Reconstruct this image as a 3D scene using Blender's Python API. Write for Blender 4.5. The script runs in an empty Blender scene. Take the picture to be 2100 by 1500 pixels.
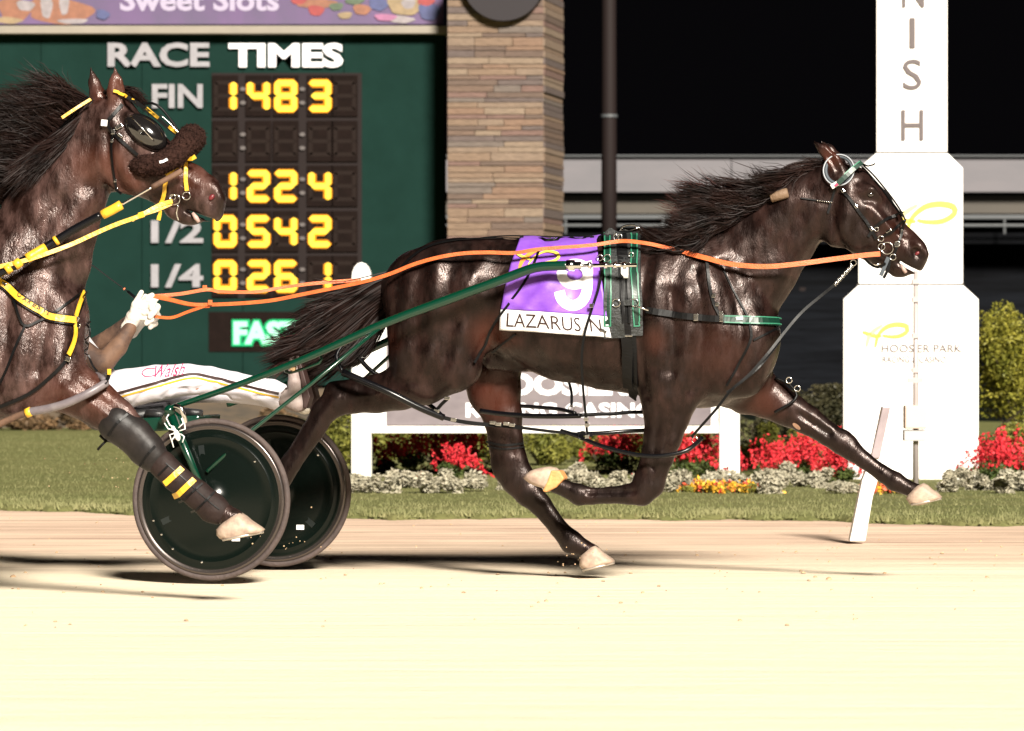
import bpy, bmesh, math, random
import numpy as np
from mathutils import Vector, Matrix
from mathutils.bvhtree import BVHTree
random.seed(7); rng = np.random.default_rng(7)
C = bpy.context.scene.collection
SC = bpy.context.scene
R = math.radians
# ------------------------------------------------------------------ camera, night sky, floodlight, exposure
F = 8640.0            # focal length in photo pixels (2100 px wide)
CH = 0.94             # camera height
HY = 740.0            # horizon row of the photo
cam = bpy.data.cameras.new('camera'); co = bpy.data.objects.new('camera', cam); C.objects.link(co)
co.location = (0, 0, CH); co.rotation_euler = (R(90), 0, 0)
cam.sensor_width = 36; cam.lens = F/2100*36; cam.shift_y = -10/2100
cam.clip_start = 0.5; cam.clip_end = 3000
SC.camera = co
cam.dof.use_dof = True; cam.dof.focus_distance = 18.2; cam.dof.aperture_fstop = 7.5
W = bpy.data.worlds.new('World'); SC.world = W; W.use_nodes = True
wn = W.node_tree; wn.nodes.clear()
wo = wn.nodes.new('ShaderNodeOutputWorld'); wb = wn.nodes.new('ShaderNodeBackground')
wb.inputs['Color'].default_value = (0.5, 0.45, 0.55, 1); wb.inputs['Strength'].default_value = 0.0018
wn.links.new(wb.outputs[0], wo.inputs[0])
SUN_EL, SUN_AZ = 29, 17           # floodlight bank: from behind the camera, a little to its right
sl = bpy.data.lights.new('floodlight', 'SUN'); sl.energy = 4.4; sl.angle = R(11); sl.color = (1, 0.93, 0.82)
so = bpy.data.objects.new('floodlight', sl); C.objects.link(so)
sd = Vector((math.sin(R(SUN_AZ))*math.cos(R(SUN_EL)), -math.cos(R(SUN_AZ))*math.cos(R(SUN_EL)), math.sin(R(SUN_EL))))
so.rotation_euler = sd.to_track_quat('Z', 'Y').to_euler()
SC.view_settings.view_transform = 'Standard'; SC.view_settings.look = 'None'
SC.view_settings.gamma = 1; SC.view_settings.use_curve_mapping = False
SC.view_settings.exposure = 1.3
EXP = 2**1.3

# ------------------------------------------------------------------ frames
class Frame:
    """a vertical plane met by photo column px0 at depth d0, turned by a degrees; s counts towards the camera"""
    def __init__(f, px0, d0, a=0.0):
        f.a = R(a); f.h = Vector((math.cos(f.a), math.sin(f.a), 0)); f.n = Vector((-math.sin(f.a), math.cos(f.a), 0))
        f.o = Vector(((px0-1050)/F*d0, d0, 0)); f.c = f.o.dot(f.n)
    def pt(f, px, py, s=0.0):
        x = (px-1050)/F; z = (HY-py)/F
        d = (f.c - s)/(x*f.n.x + f.n.y)
        return Vector((x*d, d, CH+z*d))
    def loc(f, p): q = p-f.o; return Vector((q.dot(f.h), q.dot(f.n), p.z))
    def wor(f, u, v, w): return f.o + f.h*u + f.n*v + Vector((0, 0, w))
def pix(px, py, d): return Vector(((px-1050)/F*d, d, CH+(HY-py)/F*d))
def ground_at(px, py): d = CH*F/(py-HY); return Vector(((px-1050)/F*d, d, 0))
CAM = Vector((0, 0, CH))

# ------------------------------------------------------------------ objects
MW = {}
def root(name, label, cat, loc, a=0.0, group=None):
    o = bpy.data.objects.new(name, None); C.objects.link(o); o.empty_display_size = 0.2
    o.location = loc; o.rotation_euler = (0, 0, a); o['label'] = label; o['category'] = cat
    if group: o['group'] = group
    MW[o.name] = Matrix.Translation(Vector(loc)) @ Matrix.Rotation(a, 4, 'Z'); return o
def tag(o, label=None, cat=None, group=None, kind=None):
    for k, v in (('label', label), ('category', cat), ('group', group), ('kind', kind)):
        if v: o[k] = v
    return o
def mk(name, V, Fc, m, parent=None, smooth=False, origin=None, label=None, kind=None):
    """V in world space; the object sits in its parent's space"""
    me = bpy.data.meshes.new(name)
    pm = MW[parent.name] if parent else Matrix.Identity(4)
    if origin is not None: lm = Matrix.Translation(pm.inverted() @ Vector(origin))
    else: lm = Matrix.Identity(4)
    tot = pm @ lm
    A = np.array([tuple(v) for v in V], dtype=np.float64) if not isinstance(V, np.ndarray) else V
    inv = np.array(tot.inverted()); A = A @ inv[:3, :3].T + inv[:3, 3]
    if isinstance(Fc, np.ndarray):
        n, k = Fc.shape
        me.vertices.add(len(A)); me.vertices.foreach_set('co', A.astype(np.float32).ravel())
        me.loops.add(n*k); me.loops.foreach_set('vertex_index', Fc.astype(np.int32).ravel())
        me.polygons.add(n); me.polygons.foreach_set('loop_start', np.arange(0, n*k, k, dtype=np.int32))
        me.update(calc_edges=True); me.validate()
    else:
        me.from_pydata(A.tolist(), [], Fc); me.update()
    if smooth: me.polygons.foreach_set('use_smooth', np.ones(len(me.polygons), dtype=bool)); me.update()
    for x in (m if isinstance(m, (list, tuple)) else [m]): me.materials.append(x)
    o = bpy.data.objects.new(name, me); C.objects.link(o)
    if parent: o.parent = parent
    o.matrix_basis = lm; MW[o.name] = tot
    if label: o['label'] = label
    if kind: o['kind'] = kind
    return o
class MB:
    """collects shapes in world space"""
    def __init__(s): s.v = []; s.f = []
    def add(s, v, f): n = len(s.v); s.v += [Vector(x) for x in v]; s.f += [tuple(i+n for i in q) for q in f]; return s
    def obj(s, name, m, parent=None, smooth=False, bevel=0, **k):
        o = mk(name, s.v, s.f, m, parent, smooth, **k)
        if bevel:
            b = o.modifiers.new('bevel', 'BEVEL'); b.width = bevel; b.segments = 2; b.limit_method = 'ANGLE'
        return o
    def box(s, c, sx, sy, sz, ax=None):
        ax = ax or (Vector((1, 0, 0)), Vector((0, 1, 0)), Vector((0, 0, 1))); c = Vector(c)
        v = [c+ax[0]*(i*sx/2)+ax[1]*(j*sy/2)+ax[2]*(k*sz/2) for i in (-1, 1) for j in (-1, 1) for k in (-1, 1)]
        return s.add(v, [(0, 1, 3, 2), (4, 6, 7, 5), (0, 4, 5, 1), (2, 3, 7, 6), (0, 2, 6, 4), (1, 5, 7, 3)])
    def slab(s, front, back_vec):
        n = len(front); v = list(front)+[p+back_vec for p in front]
        f = [tuple(range(n)), tuple(reversed(range(n, 2*n)))]+[(i, i+n, (i+1) % n+n, (i+1) % n) for i in range(n)]
        return s.add(v, f)
    def tube(s, pts, rad, n=8, cap=True, flat=1.0, up=None):
        pts = [Vector(p) for p in pts]; m = len(pts)
        if not isinstance(rad, (list, tuple)): rad = [rad]*m
        prev = None; vs = []
        for i, p in enumerate(pts):
            t = (pts[min(i+1, m-1)]-pts[max(i-1, 0)])
            if t.length < 1e-9: t = Vector((1, 0, 0))
            t.normalize()
            if prev is None:
                a = up or (Vector((0, 0, 1)) if abs(t.z) < 0.9 else Vector((1, 0, 0)))
                prev = (a-t*a.dot(t)).normalized()
            else:
                prev = (prev-t*prev.dot(t))
                prev = prev.normalized() if prev.length > 1e-6 else Vector((0, 0, 1))
            b = t.cross(prev)
            for k in range(n):
                an = 2*math.pi*k/n; vs.append(p+(prev*math.cos(an)+b*(math.sin(an)*flat))*rad[i])
        f = [(i*n+k, i*n+(k+1) % n, (i+1)*n+(k+1) % n, (i+1)*n+k) for i in range(m-1) for k in range(n)]
        if cap: f += [tuple(reversed(range(n))), tuple(range((m-1)*n, m*n))]
        return s.add(vs, f)
    def ring(s, c, ax1, ax2, r1, r2, tr, n=28, m=8):
        """torus in the plane ax1, ax2"""
        nr = ax1.cross(ax2).normalized(); vs = []
        for i in range(n):
            a = 2*math.pi*i/n; d = ax1*(math.cos(a)*r1)+ax2*(math.sin(a)*r2); dn = d.normalized()
            for k in range(m):
                b = 2*math.pi*k/m; vs.append(c+d+dn*(math.cos(b)*tr)+nr*(math.sin(b)*tr))
        return s.add(vs, [(i*m+k, i*m+(k+1) % m, ((i+1) % n)*m+(k+1) % m, ((i+1) % n)*m+k) for i in range(n) for k in range(m)])
    def lathe(s, c, axis, prof, n=48):
        """prof: list of (radius, along axis)"""
        axis = axis.normalized(); a = Vector((0, 0, 1)) if abs(axis.z) < .9 else Vector((1, 0, 0))
        e1 = (a-axis*a.dot(axis)).normalized(); e2 = axis.cross(e1); vs = []; m = len(prof)
        for i in range(n):
            t = 2*math.pi*i/n; d = e1*math.cos(t)+e2*math.sin(t)
            for r, h in prof: vs.append(c+d*r+axis*h)
        return s.add(vs, [(i*m+k, i*m+k+1, ((i+1) % n)*m+k+1, ((i+1) % n)*m+k) for i in range(n) for k in range(m-1)])
    def ribbon(s, pts, nrm, w, th=0.003):
        m = len(pts); vs = []
        for i, p in enumerate(pts):
            t = (pts[min(i+1, m-1)]-pts[max(i-1, 0)]).normalized(); nn = nrm[i] if isinstance(nrm, list) else nrm
            b = t.cross(nn).normalized(); nn = b.cross(t).normalized(); ww = w[i] if isinstance(w, list) else w
            vs += [p+b*ww/2-nn*th/2, p+b*ww/2+nn*th/2, p-b*ww/2+nn*th/2, p-b*ww/2-nn*th/2]
        f = [(i*4+k, i*4+(k+1) % 4, (i+1)*4+(k+1) % 4, (i+1)*4+k) for i in range(m-1) for k in range(4)]
        f += [(3, 2, 1, 0), tuple(range((m-1)*4, m*4))]
        return s.add(vs, f)
def cr(pts, step=8.0):
    """Catmull-Rom through tuples; step measured on the first two coordinates"""
    P = [np.array(p, float) for p in pts]
    if len(P) < 3: P = [P[0], (P[0]+P[-1])/2, P[-1]]
    out = []
    for i in range(len(P)-1):
        p0, p1, p2, p3 = P[max(i-1, 0)], P[i], P[i+1], P[min(i+2, len(P)-1)]
        n = max(1, int(np.linalg.norm((p2-p1)[:2])/step))
        for k in range(n):
            t = k/n; out.append(0.5*((2*p1)+(-p0+p2)*t+(2*p0-5*p1+4*p2-p3)*t*t+(-p0+3*p1-3*p2+p3)*t**3))
    out.append(P[-1]); return out

# ------------------------------------------------------------------ materials
def mat(name, col, rough=0.6, metal=0.0, col2=None, nscale=8.0, bump=0.0, bscale=60.0, spec=0.5, coat=0.0, sheen=0.0, sheencol=(1, 1, 1), emis=None, estr=0.0, stretch=(1, 1, 1), detail=6, croughness=0.1, roughvar=0.0, lo=0.35, hi=0.65, sheenrough=0.4):
    m = bpy.data.materials.new(name); m.use_nodes = True; nt = m.node_tree; N = nt.nodes; L = nt.links
    b = N['Principled BSDF']; b.inputs['Base Color'].default_value = (*col, 1); b.inputs['Roughness'].default_value = rough
    b.inputs['Metallic'].default_value = metal; b.inputs['Specular IOR Level'].default_value = spec
    b.inputs['Coat Weight'].default_value = coat; b.inputs['Coat Roughness'].default_value = croughness
    b.inputs['Sheen Weight'].default_value = sheen; b.inputs['Sheen Tint'].default_value = (*sheencol, 1); b.inputs['Sheen Roughness'].default_value = sheenrough
    if emis: b.inputs['Emission Color'].default_value = (*emis, 1); b.inputs['Emission Strength'].default_value = estr
    if col2 or bump or roughvar:
        tc = N.new('ShaderNodeTexCoord'); mp = N.new('ShaderNodeMapping'); mp.inputs['Scale'].default_value = stretch
        L.new(tc.outputs['Object'], mp.inputs[0])
        nz = N.new('ShaderNodeTexNoise'); nz.inputs['Scale'].default_value = nscale; nz.inputs['Detail'].default_value = detail
        nz.inputs['Roughness'].default_value = 0.65
        L.new(mp.outputs[0], nz.inputs[0])
        if col2:
            mr = N.new('ShaderNodeMapRange'); mr.inputs[1].default_value = lo; mr.inputs[2].default_value = hi
            mx = N.new('ShaderNodeMix'); mx.data_type = 'RGBA'; mx.inputs[6].default_value = (*col, 1); mx.inputs[7].default_value = (*col2, 1)
            L.new(nz.outputs[0], mr.inputs[0]); L.new(mr.outputs[0], mx.inputs[0]); L.new(mx.outputs[2], b.inputs['Base Color'])
        if roughvar:
            r2 = N.new('ShaderNodeMapRange'); r2.inputs[1].default_value = .3; r2.inputs[2].default_value = .7
            r2.inputs[3].default_value = max(.02, rough-roughvar); r2.inputs[4].default_value = rough+roughvar
            L.new(nz.outputs[0], r2.inputs[0]); L.new(r2.outputs[0], b.inputs['Roughness'])
        if bump:
            n2 = N.new('ShaderNodeTexNoise'); n2.inputs['Scale'].default_value = bscale; n2.inputs['Detail'].default_value = 8
            L.new(mp.outputs[0], n2.inputs[0]); bp = N.new('ShaderNodeBump'); bp.inputs['Strength'].default_value = bump
            bp.inputs['Distance'].default_value = 0.02
            L.new(n2.outputs[0], bp.inputs['Height']); L.new(bp.outputs[0], b.inputs['Normal'])
    return m
M = {}
M['black'] = mat('black_leather', (.003, .003, .0034), .42, spec=.2, roughvar=.08)
M['tube'] = mat('black_plastic_tube', (.003, .003, .004), .25, spec=.3)
M['steel'] = mat('steel', (.75, .74, .72), .18, metal=1, roughvar=.08)
M['green_metal'] = mat('green_metal', (.0, .026, .013), .28, metal=.0, spec=.35, coat=.6, croughness=.06)
M['green_strap'] = mat('green_strap', (.002, .024, .014), .4)
M['mint'] = mat('mint_piping', (.03, .17, .10), .4)
M['white_paint'] = mat('white_paint', (.8, .79, .77), .45, col2=(.70, .69, .66), nscale=3, bump=.05)
M['white_plastic'] = mat('white_plastic', (.78, .77, .75), .4)
M['orange'] = mat('orange_rein', (.62, .13, .03), .45, col2=(.5, .09, .02), nscale=30, bump=.2, bscale=200)
M['yellow'] = mat('yellow_trim', (.72, .42, .03), .4, col2=(.6, .33, .02), nscale=20, bump=.15)
M['ink'] = mat('dark_ink', (.03, .012, .010), .6)
M['lettergrey'] = mat('grey_letter', (.10, .08, .08), .6)
M['white_letter'] = mat('white_letter', (.24, .23, .25), .6, col2=(.19, .185, .20), nscale=5)
M['text_white'] = mat('cloth_white', (.78, .77, .8), .6)
M['red_ink'] = mat('red_ink', (.42, .02, .10), .6)

# ------------------------------------------------------------------ lettering
def text_mesh(s, bold=0.0, shear=0.0, extrude=0.0, res=3, spacing=1.0):
    cu = bpy.data.curves.new('t', 'FONT'); cu.body = s; cu.offset = bold; cu.shear = shear; cu.extrude = extrude
    cu.resolution_u = res; cu.space_character = spacing
    o = bpy.data.objects.new('t', cu); C.objects.link(o); bpy.context.view_layer.update()
    me = bpy.data.meshes.new_from_object(o.evaluated_get(bpy.context.evaluated_depsgraph_get()))
    bpy.data.objects.remove(o); bpy.data.curves.remove(cu)
    V = np.array([tuple(v.co) for v in me.vertices]); Fc = [tuple(p.vertices) for p in me.polygons]; bpy.data.meshes.remove(me)
    lo, hi = V.min(0), V.max(0); sz = np.maximum(hi-lo, 1e-6)
    U = (V-lo)/sz; U[:, 2] = (V[:, 2]-lo[2]); return U, Fc
def subdiv_flat(U, Fc, cuts):
    bm = bmesh.new(); vs = [bm.verts.new(u) for u in U]
    for q in Fc:
        try: bm.faces.new([vs[i] for i in q])
        except Exception: pass
    bmesh.ops.triangulate(bm, faces=bm.faces[:])
    for _ in range(cuts):
        long = [e for e in bm.edges if e.calc_length() > 0.03]
        if not long: break
        bmesh.ops.subdivide_edges(bm, edges=long, cuts=1); bmesh.ops.triangulate(bm, faces=bm.faces[:])
    bm.verts.index_update()
    U2 = np.array([tuple(v.co) for v in bm.verts]); F2 = [tuple(v.index for v in f.verts) for f in bm.faces]; bm.free(); return U2, F2
def write(name, s, fr, x0, y0, x1, y1, sd_, m, parent=None, bold=0.0, shear=0.0, thick=0.0, spacing=1.0, **k):
    """lettering filling the photo box x0..x1, y0(top)..y1(bottom) on plane fr at s = sd_"""
    U, Fc = text_mesh(s, bold, shear, 0.01 if thick else 0, spacing=spacing)
    mz = U[:, 2].max() or 1
    V = []
    for u in U:
        p = fr.pt(x0+(x1-x0)*u[0], y1+(y0-y1)*u[1], sd_); V.append(p-fr.n*(thick*u[2]/mz if thick else 0))
    return mk(name, V, Fc, m, parent, **k)

# ------------------------------------------------------------------ smooth solids from a distance field
class Field:
    def __init__(f, fr, lo, hi, h):
        f.fr = fr; f.h = h; f.lo = np.array(lo, float); n = np.ceil((np.array(hi)-f.lo)/h).astype(int)+1
        f.n = n; f.F = np.full(tuple(n), 0.5, np.float32)
        f.ax = [f.lo[i]+h*np.arange(n[i]) for i in range(3)]
    def P(f, q):   # (px, py, r_px, s, lateral radius m) -> local centre, radius m
        px, py, r, s = q[:4]; w = f.fr.pt(px, py, s); l = f.fr.loc(w); sc = F/w.y; rm = r/sc
        return np.array((l.x, l.y, l.z)), rm, (q[4] if len(q) > 4 else rm)
    def prim(f, A, B):
        a, ra, la = A; b, rb, lb = B
        m = max(ra, rb, la, lb)+0.09; lo = np.minimum(a, b)-m; hi = np.maximum(a, b)+m
        i0 = np.clip(((lo-f.lo)/f.h).astype(int), 0, f.n-1); i1 = np.clip(((hi-f.lo)/f.h).astype(int)+2, 1, f.n)
        sl = tuple(slice(i0[k], i1[k]) for k in range(3))
        X = (f.ax[0][sl[0]]).astype(np.float32)[:, None, None]; Y = (f.ax[1][sl[1]]).astype(np.float32)[None, :, None]; Z = (f.ax[2][sl[2]]).astype(np.float32)[None, None, :]
        d = b-a; L = float(d@d)
        t = np.clip(((X-a[0])*d[0]+(Y-a[1])*d[1]+(Z-a[2])*d[2])/L, 0, 1) if L > 1e-10 else np.float32(0)
        r = ra+(rb-ra)*t; kv = r/(la+(lb-la)*t)
        D = np.sqrt((X-a[0]-d[0]*t)**2+((Y-a[1]-d[1]*t)*kv)**2+(Z-a[2]-d[2]*t)**2)-r
        D = D*np.minimum(1, 1/np.maximum(kv, 1e-3)) if np.isscalar(kv) or True else D
        return sl, D.astype(np.float32)
    def chain(f, st, k=0.03, world=False):
        Q = [f.P(q) for q in st]
        if len(Q) == 1: Q = Q*2
        # one temporary field for the chain, then a smooth union with the rest
        lo = np.min([np.minimum(q[0]-max(q[1], q[2])-.1, q[0]) for q in Q], 0); hi = np.max([q[0]+max(q[1], q[2])+.1 for q in Q], 0)
        i0 = np.clip(((lo-f.lo)/f.h).astype(int), 0, f.n-1); i1 = np.clip(((hi-f.lo)/f.h).astype(int)+2, 1, f.n)
        T = np.full(tuple(i1-i0), 0.5, np.float32)
        for A, B in zip(Q[:-1], Q[1:]):
            sl, D = f.prim(A, B)
            s2 = tuple(slice(sl[j].start-i0[j], sl[j].stop-i0[j]) for j in range(3))
            s2c = tuple(slice(max(s2[j].start, 0), min(s2[j].stop, T.shape[j])) for j in range(3))
            D = D[tuple(slice(s2c[j].start-s2[j].start, s2c[j].start-s2[j].start+(s2c[j].stop-s2c[j].start)) for j in range(3))]
            kk = 0.008; a = T[s2c]; hh = np.maximum(kk-np.abs(a-D), 0)/kk; T[s2c] = np.minimum(a, D)-hh*hh*kk*.25
        S = tuple(slice(i0[j], i1[j]) for j in range(3)); a = f.F[S]
        hh = np.maximum(k-np.abs(a-T), 0)/k; f.F[S] = np.minimum(a, T)-hh*hh*k*.25
        return f
    def cut(f, st, k=0.02):
        Q = [f.P(q) for q in st]
        if len(Q) == 1: Q = Q*2
        for A, B in zip(Q[:-1], Q[1:]):
            sl, D = f.prim(A, B); a = f.F[sl]; b = -D
            hh = np.maximum(k-np.abs(a-b), 0)/k; f.F[sl] = np.maximum(a, b)+hh*hh*k*.25
        return f
    def mesh(f):
        Fd = f.F; ins = Fd < 0
        n = Fd.shape
        c = sum(ins[i:n[0]-1+i, j:n[1]-1+j, k:n[2]-1+k].astype(np.int8) for i in (0, 1) for j in (0, 1) for k in (0, 1))
        act = (c > 0) & (c < 8); idx = np.full(act.shape, -1, np.int64); I = np.argwhere(act); idx[act] = np.arange(len(I))
        S = np.zeros((len(I), 3)); cnt = np.zeros(len(I))
        cor = [(i, j, k) for i in (0, 1) for j in (0, 1) for k in (0, 1)]
        for a in cor:
            for ax in range(3):
                if a[ax] == 0:
                    b = list(a); b[ax] = 1
                    va = Fd[I[:, 0]+a[0], I[:, 1]+a[1], I[:, 2]+a[2]]; vb = Fd[I[:, 0]+b[0], I[:, 1]+b[1], I[:, 2]+b[2]]
                    m = (va < 0) != (vb < 0); t = np.where(m, va/np.where(m, va-vb, 1), 0)
                    p = np.tile(np.array(a, float), (len(I), 1)); p[:, ax] += t
                    S[m] += p[m]; cnt[m] += 1
        Vp = (I+S/cnt[:, None])*f.h+f.lo
        Q = []
        for ax in range(3):
            o = [(1, 2), (2, 0), (0, 1)][ax]
            s0 = [slice(0, n[i]) for i in range(3)]; s1 = list(s0)
            s0[ax] = slice(0, n[ax]-1); s1[ax] = slice(1, n[ax])
            ch = ins[tuple(s0)] != ins[tuple(s1)]
            E = np.argwhere(ch); E = E[(E[:, o[0]] > 0) & (E[:, o[1]] > 0) & (E[:, o[0]] < n[o[0]]-1) & (E[:, o[1]] < n[o[1]]-1)]
            fl = ins[tuple(E.T)]
            def cell(da, db):
                e = E.copy(); e[:, o[0]] -= da; e[:, o[1]] -= db; return idx[tuple(e.T)]
            q = np.stack([cell(1, 1), cell(0, 1), cell(0, 0), cell(1, 0)], 1)
            q[~fl] = q[~fl][:, ::-1]; Q.append(q)
        Q = np.concatenate(Q); Q = Q[(Q >= 0).all(1)]
        # two rounds of smoothing
        E = np.concatenate([Q[:, [0, 1]], Q[:, [1, 2]], Q[:, [2, 3]], Q[:, [3, 0]]]); deg = np.bincount(E.ravel(), minlength=len(Vp))[:, None]
        for lam in (0.5, 0.5, -0.45):
            A = np.zeros_like(Vp)
            for kx in range(3):
                A[:, kx] = np.bincount(E[:, 0], Vp[E[:, 1], kx], len(Vp))+np.bincount(E[:, 1], Vp[E[:, 0], kx], len(Vp))
            Vp = Vp+lam*(A/np.maximum(deg, 1)-Vp)
        o, hh, nn = f.fr.o, f.fr.h, f.fr.n
        Wp = np.array(o)[None]+Vp[:, :1]*np.array(hh)[None]+Vp[:, 1:2]*np.array(nn)[None]; Wp[:, 2] += Vp[:, 2]
        return Wp, Q
def bvh(V, Q): return BVHTree.FromPolygons([tuple(v) for v in V], [tuple(int(i) for i in q) for q in Q])
def hit(T, px, py, off=0.004, s=None, fr=None):
    d = (pix(px, py, 10)-CAM).normalized(); h = T.ray_cast(CAM, d, 100)
    if h[0] is None: return None
    n = h[1] if h[1].dot(d) < 0 else -h[1]
    return h[0]+n*off, n
def strap(b, T, fr, pts, wpx, th=0.004, off=0.005, free=False, step=7, smooth_n=True):
    """strap along photo polyline pts (px, py[, s]); lies on solid T where it meets it, else hangs at its own s"""
    P = cr([(p[0], p[1], p[2] if len(p) > 2 else 0.1) for p in pts], step); out = []; nn = []
    lasts = None
    for p in P:
        h = None if free else hit(T, p[0], p[1], off)
        if h: q, n = h
        else: q, n = fr.pt(p[0], p[1], p[2]), -fr.n.copy()
        out.append(q); nn.append(n)
    if not free and len(out) > 4:
        for _ in range(2):
            D = [fr.loc(q).y for q in out]
            D2 = [min(D[i], (D[max(i-1, 0)]+D[i]+D[min(i+1, len(D)-1)])/3) for i in range(len(D))]
            out = [q-fr.n*(a-c) for q, a, c in zip(out, D, D2)]
            nn = [(nn[max(i-1, 0)]+nn[i]*2+nn[min(i+1, len(nn)-1)]).normalized() for i in range(len(nn))]
    sc = 1/(F/out[0].y)
    b.ribbon(out, nn, wpx*sc, th); return out
# ------------------------------------------------------------------ ground
def dirt_mat():
    m = bpy.data.materials.new('track_dirt'); m.use_nodes = True; nt = m.node_tree; N = nt.nodes; L = nt.links; b = N['Principled BSDF']
    b.inputs['Roughness'].default_value = .95; b.inputs['Specular IOR Level'].default_value = .15
    ge = N.new('ShaderNodeNewGeometry'); sp = N.new('ShaderNodeSeparateXYZ'); L.new(ge.outputs['Position'], sp.inputs[0])
    mp = N.new('ShaderNodeMapping'); mp.inputs['Rotation'].default_value = (0, 0, R(7)); mp.inputs['Scale'].default_value = (.18, 1.5, 1); L.new(ge.outputs['Position'], mp.inputs[0])
    n1 = N.new('ShaderNodeTexNoise'); n1.inputs['Scale'].default_value = 2.6; n1.inputs['Detail'].default_value = 9; n1.inputs['Roughness'].default_value = .7; L.new(mp.outputs[0], n1.inputs[0])
    n0 = N.new('ShaderNodeTexNoise'); n0.inputs['Scale'].default_value = .9; n0.inputs['Detail'].default_value = 6; L.new(mp.outputs[0], n0.inputs[0])
    # inner strip near the rail has its weaker light painted in as a browner tone; the racing surface is pale stone dust; border wavers with the noise
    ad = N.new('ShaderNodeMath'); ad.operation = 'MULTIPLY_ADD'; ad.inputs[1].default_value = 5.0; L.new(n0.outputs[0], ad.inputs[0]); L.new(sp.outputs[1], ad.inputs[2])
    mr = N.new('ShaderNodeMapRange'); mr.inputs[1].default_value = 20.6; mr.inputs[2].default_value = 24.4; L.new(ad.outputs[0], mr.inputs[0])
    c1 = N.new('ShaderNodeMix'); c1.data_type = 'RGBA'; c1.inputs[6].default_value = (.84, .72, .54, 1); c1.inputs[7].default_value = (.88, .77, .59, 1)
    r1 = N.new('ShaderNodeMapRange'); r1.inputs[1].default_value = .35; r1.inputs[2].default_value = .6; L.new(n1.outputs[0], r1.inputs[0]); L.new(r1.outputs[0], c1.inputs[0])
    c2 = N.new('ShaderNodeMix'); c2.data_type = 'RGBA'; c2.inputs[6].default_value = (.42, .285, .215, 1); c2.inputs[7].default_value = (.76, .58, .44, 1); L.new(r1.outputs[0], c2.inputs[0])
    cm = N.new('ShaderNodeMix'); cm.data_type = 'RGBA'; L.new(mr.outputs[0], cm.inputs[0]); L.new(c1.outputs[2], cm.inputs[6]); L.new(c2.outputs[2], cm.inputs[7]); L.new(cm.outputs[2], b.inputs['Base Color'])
    n2 = N.new('ShaderNodeTexNoise'); n2.inputs['Scale'].default_value = 14; n2.inputs['Detail'].default_value = 10; n2.inputs['Roughness'].default_value = .75; L.new(ge.outputs['Position'], n2.inputs[0])
    n3 = N.new('ShaderNodeTexNoise'); n3.inputs['Scale'].default_value = 4; n3.inputs['Detail'].default_value = 4; L.new(mp.outputs[0], n3.inputs[0])
    a2 = N.new('ShaderNodeMath'); a2.operation = 'MULTIPLY_ADD'; a2.inputs[1].default_value = 2.0; L.new(n3.outputs[0], a2.inputs[0]); L.new(n2.outputs[0], a2.inputs[2])
    bp = N.new('ShaderNodeBump'); bp.inputs['Strength'].default_value = .45; bp.inputs['Distance'].default_value = .025; L.new(a2.outputs[0], bp.inputs['Height']); L.new(bp.outputs[0], b.inputs['Normal'])
    return m
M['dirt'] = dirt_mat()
M['turf'] = mat('turf', (.105, .115, .040), .9, col2=(.16, .155, .062), nscale=1.2, stretch=(.4, 1.4, 1), bump=.6, bscale=30, spec=.1)
M['night_field'] = mat('night_field', (.004, .006, .004), .95, spec=.05)
ground = mk('ground', [(-900, 1.5, -.02), (900, 1.5, -.02), (900, 1600, -.02), (-900, 1600, -.02)], [(0, 1, 2, 3)], M['night_field'], kind='structure')
def edge_y(x): return 25.75-.34*x  # inner edge of the track, running away to the left
n = 80; xs = [-40+i for i in range(n+1)]
V = []; Fc = []
for i, x in enumerate(xs): V += [(x, 1.6, -.016), (x, edge_y(x)+1, -.016)]
Fc = [(2*i, 2*i+2, 2*i+3, 2*i+1) for i in range(n)]
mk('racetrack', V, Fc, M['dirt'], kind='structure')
# turf: a low bank with an uneven front edge
V = []; Fc = []; nx = 900; rows = [0, .05, .12, .3, 1, 3, 8, 20, 40]
zz = [-.015, .010, .018, .022, .025, .03, .03, .03, .03]
for i in range(nx+1):
    x = -9+18*i/nx if True else 0; e = edge_y(x)-.35+.28*math.sin(x*1.3)+.12*math.sin(x*4.1+1)+.07*math.sin(x*11)+.05*math.sin(x*23+2)+rng.normal(0, .02)
    for r_, z in zip(rows, zz): V.append((x, e+r_, z))
k = len(rows)
Fc = [(i*k+j, (i+1)*k+j, (i+1)*k+j+1, i*k+j+1) for i in range(nx) for j in range(k-1)]
mk('lawn', V, Fc, M['turf'], kind='structure', smooth=True)
b = MB()
for x0, x1 in ((-40, -9), (9, 40)): b.add([(x0, edge_y(x0)-.35, -.01), (x1, edge_y(x1)-.35, -.01), (x1, edge_y(x1)+40, .0), (x0, edge_y(x0)+40, .0)], [(0, 1, 2, 3)])
b.obj('lawn', M['turf'], kind='structure')
M['blade'] = mat('grass_blade', (.115, .125, .045), .8, col2=(.22, .21, .10), nscale=1.3, spec=.2)
def blades(name, N_, x0, x1, y0f, y1, h, m, dens_pow=1.0, w=.007):
    x = rng.uniform(x0, x1, N_); t = rng.random(N_)**dens_pow
    e = np.array([y0f(a) for a in x]); y = e+t*(y1-e)
    hh = h*(.5+rng.random(N_)); an = rng.uniform(0, math.pi, N_); dx = np.cos(an)*w; dy = np.sin(an)*w*.5
    lx = rng.normal(0, .4, N_)*hh; ly = rng.normal(0, .3, N_)*hh
    V = np.stack([np.stack([x-dx, y-dy, np.full(N_, .0)], 1), np.stack([x+dx, y+dy, np.full(N_, .0)], 1), np.stack([x+lx, y+ly, hh], 1)], 1).reshape(-1, 3)
    return mk(name, V, np.arange(3*N_).reshape(-1, 3), m, kind='stuff')
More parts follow.
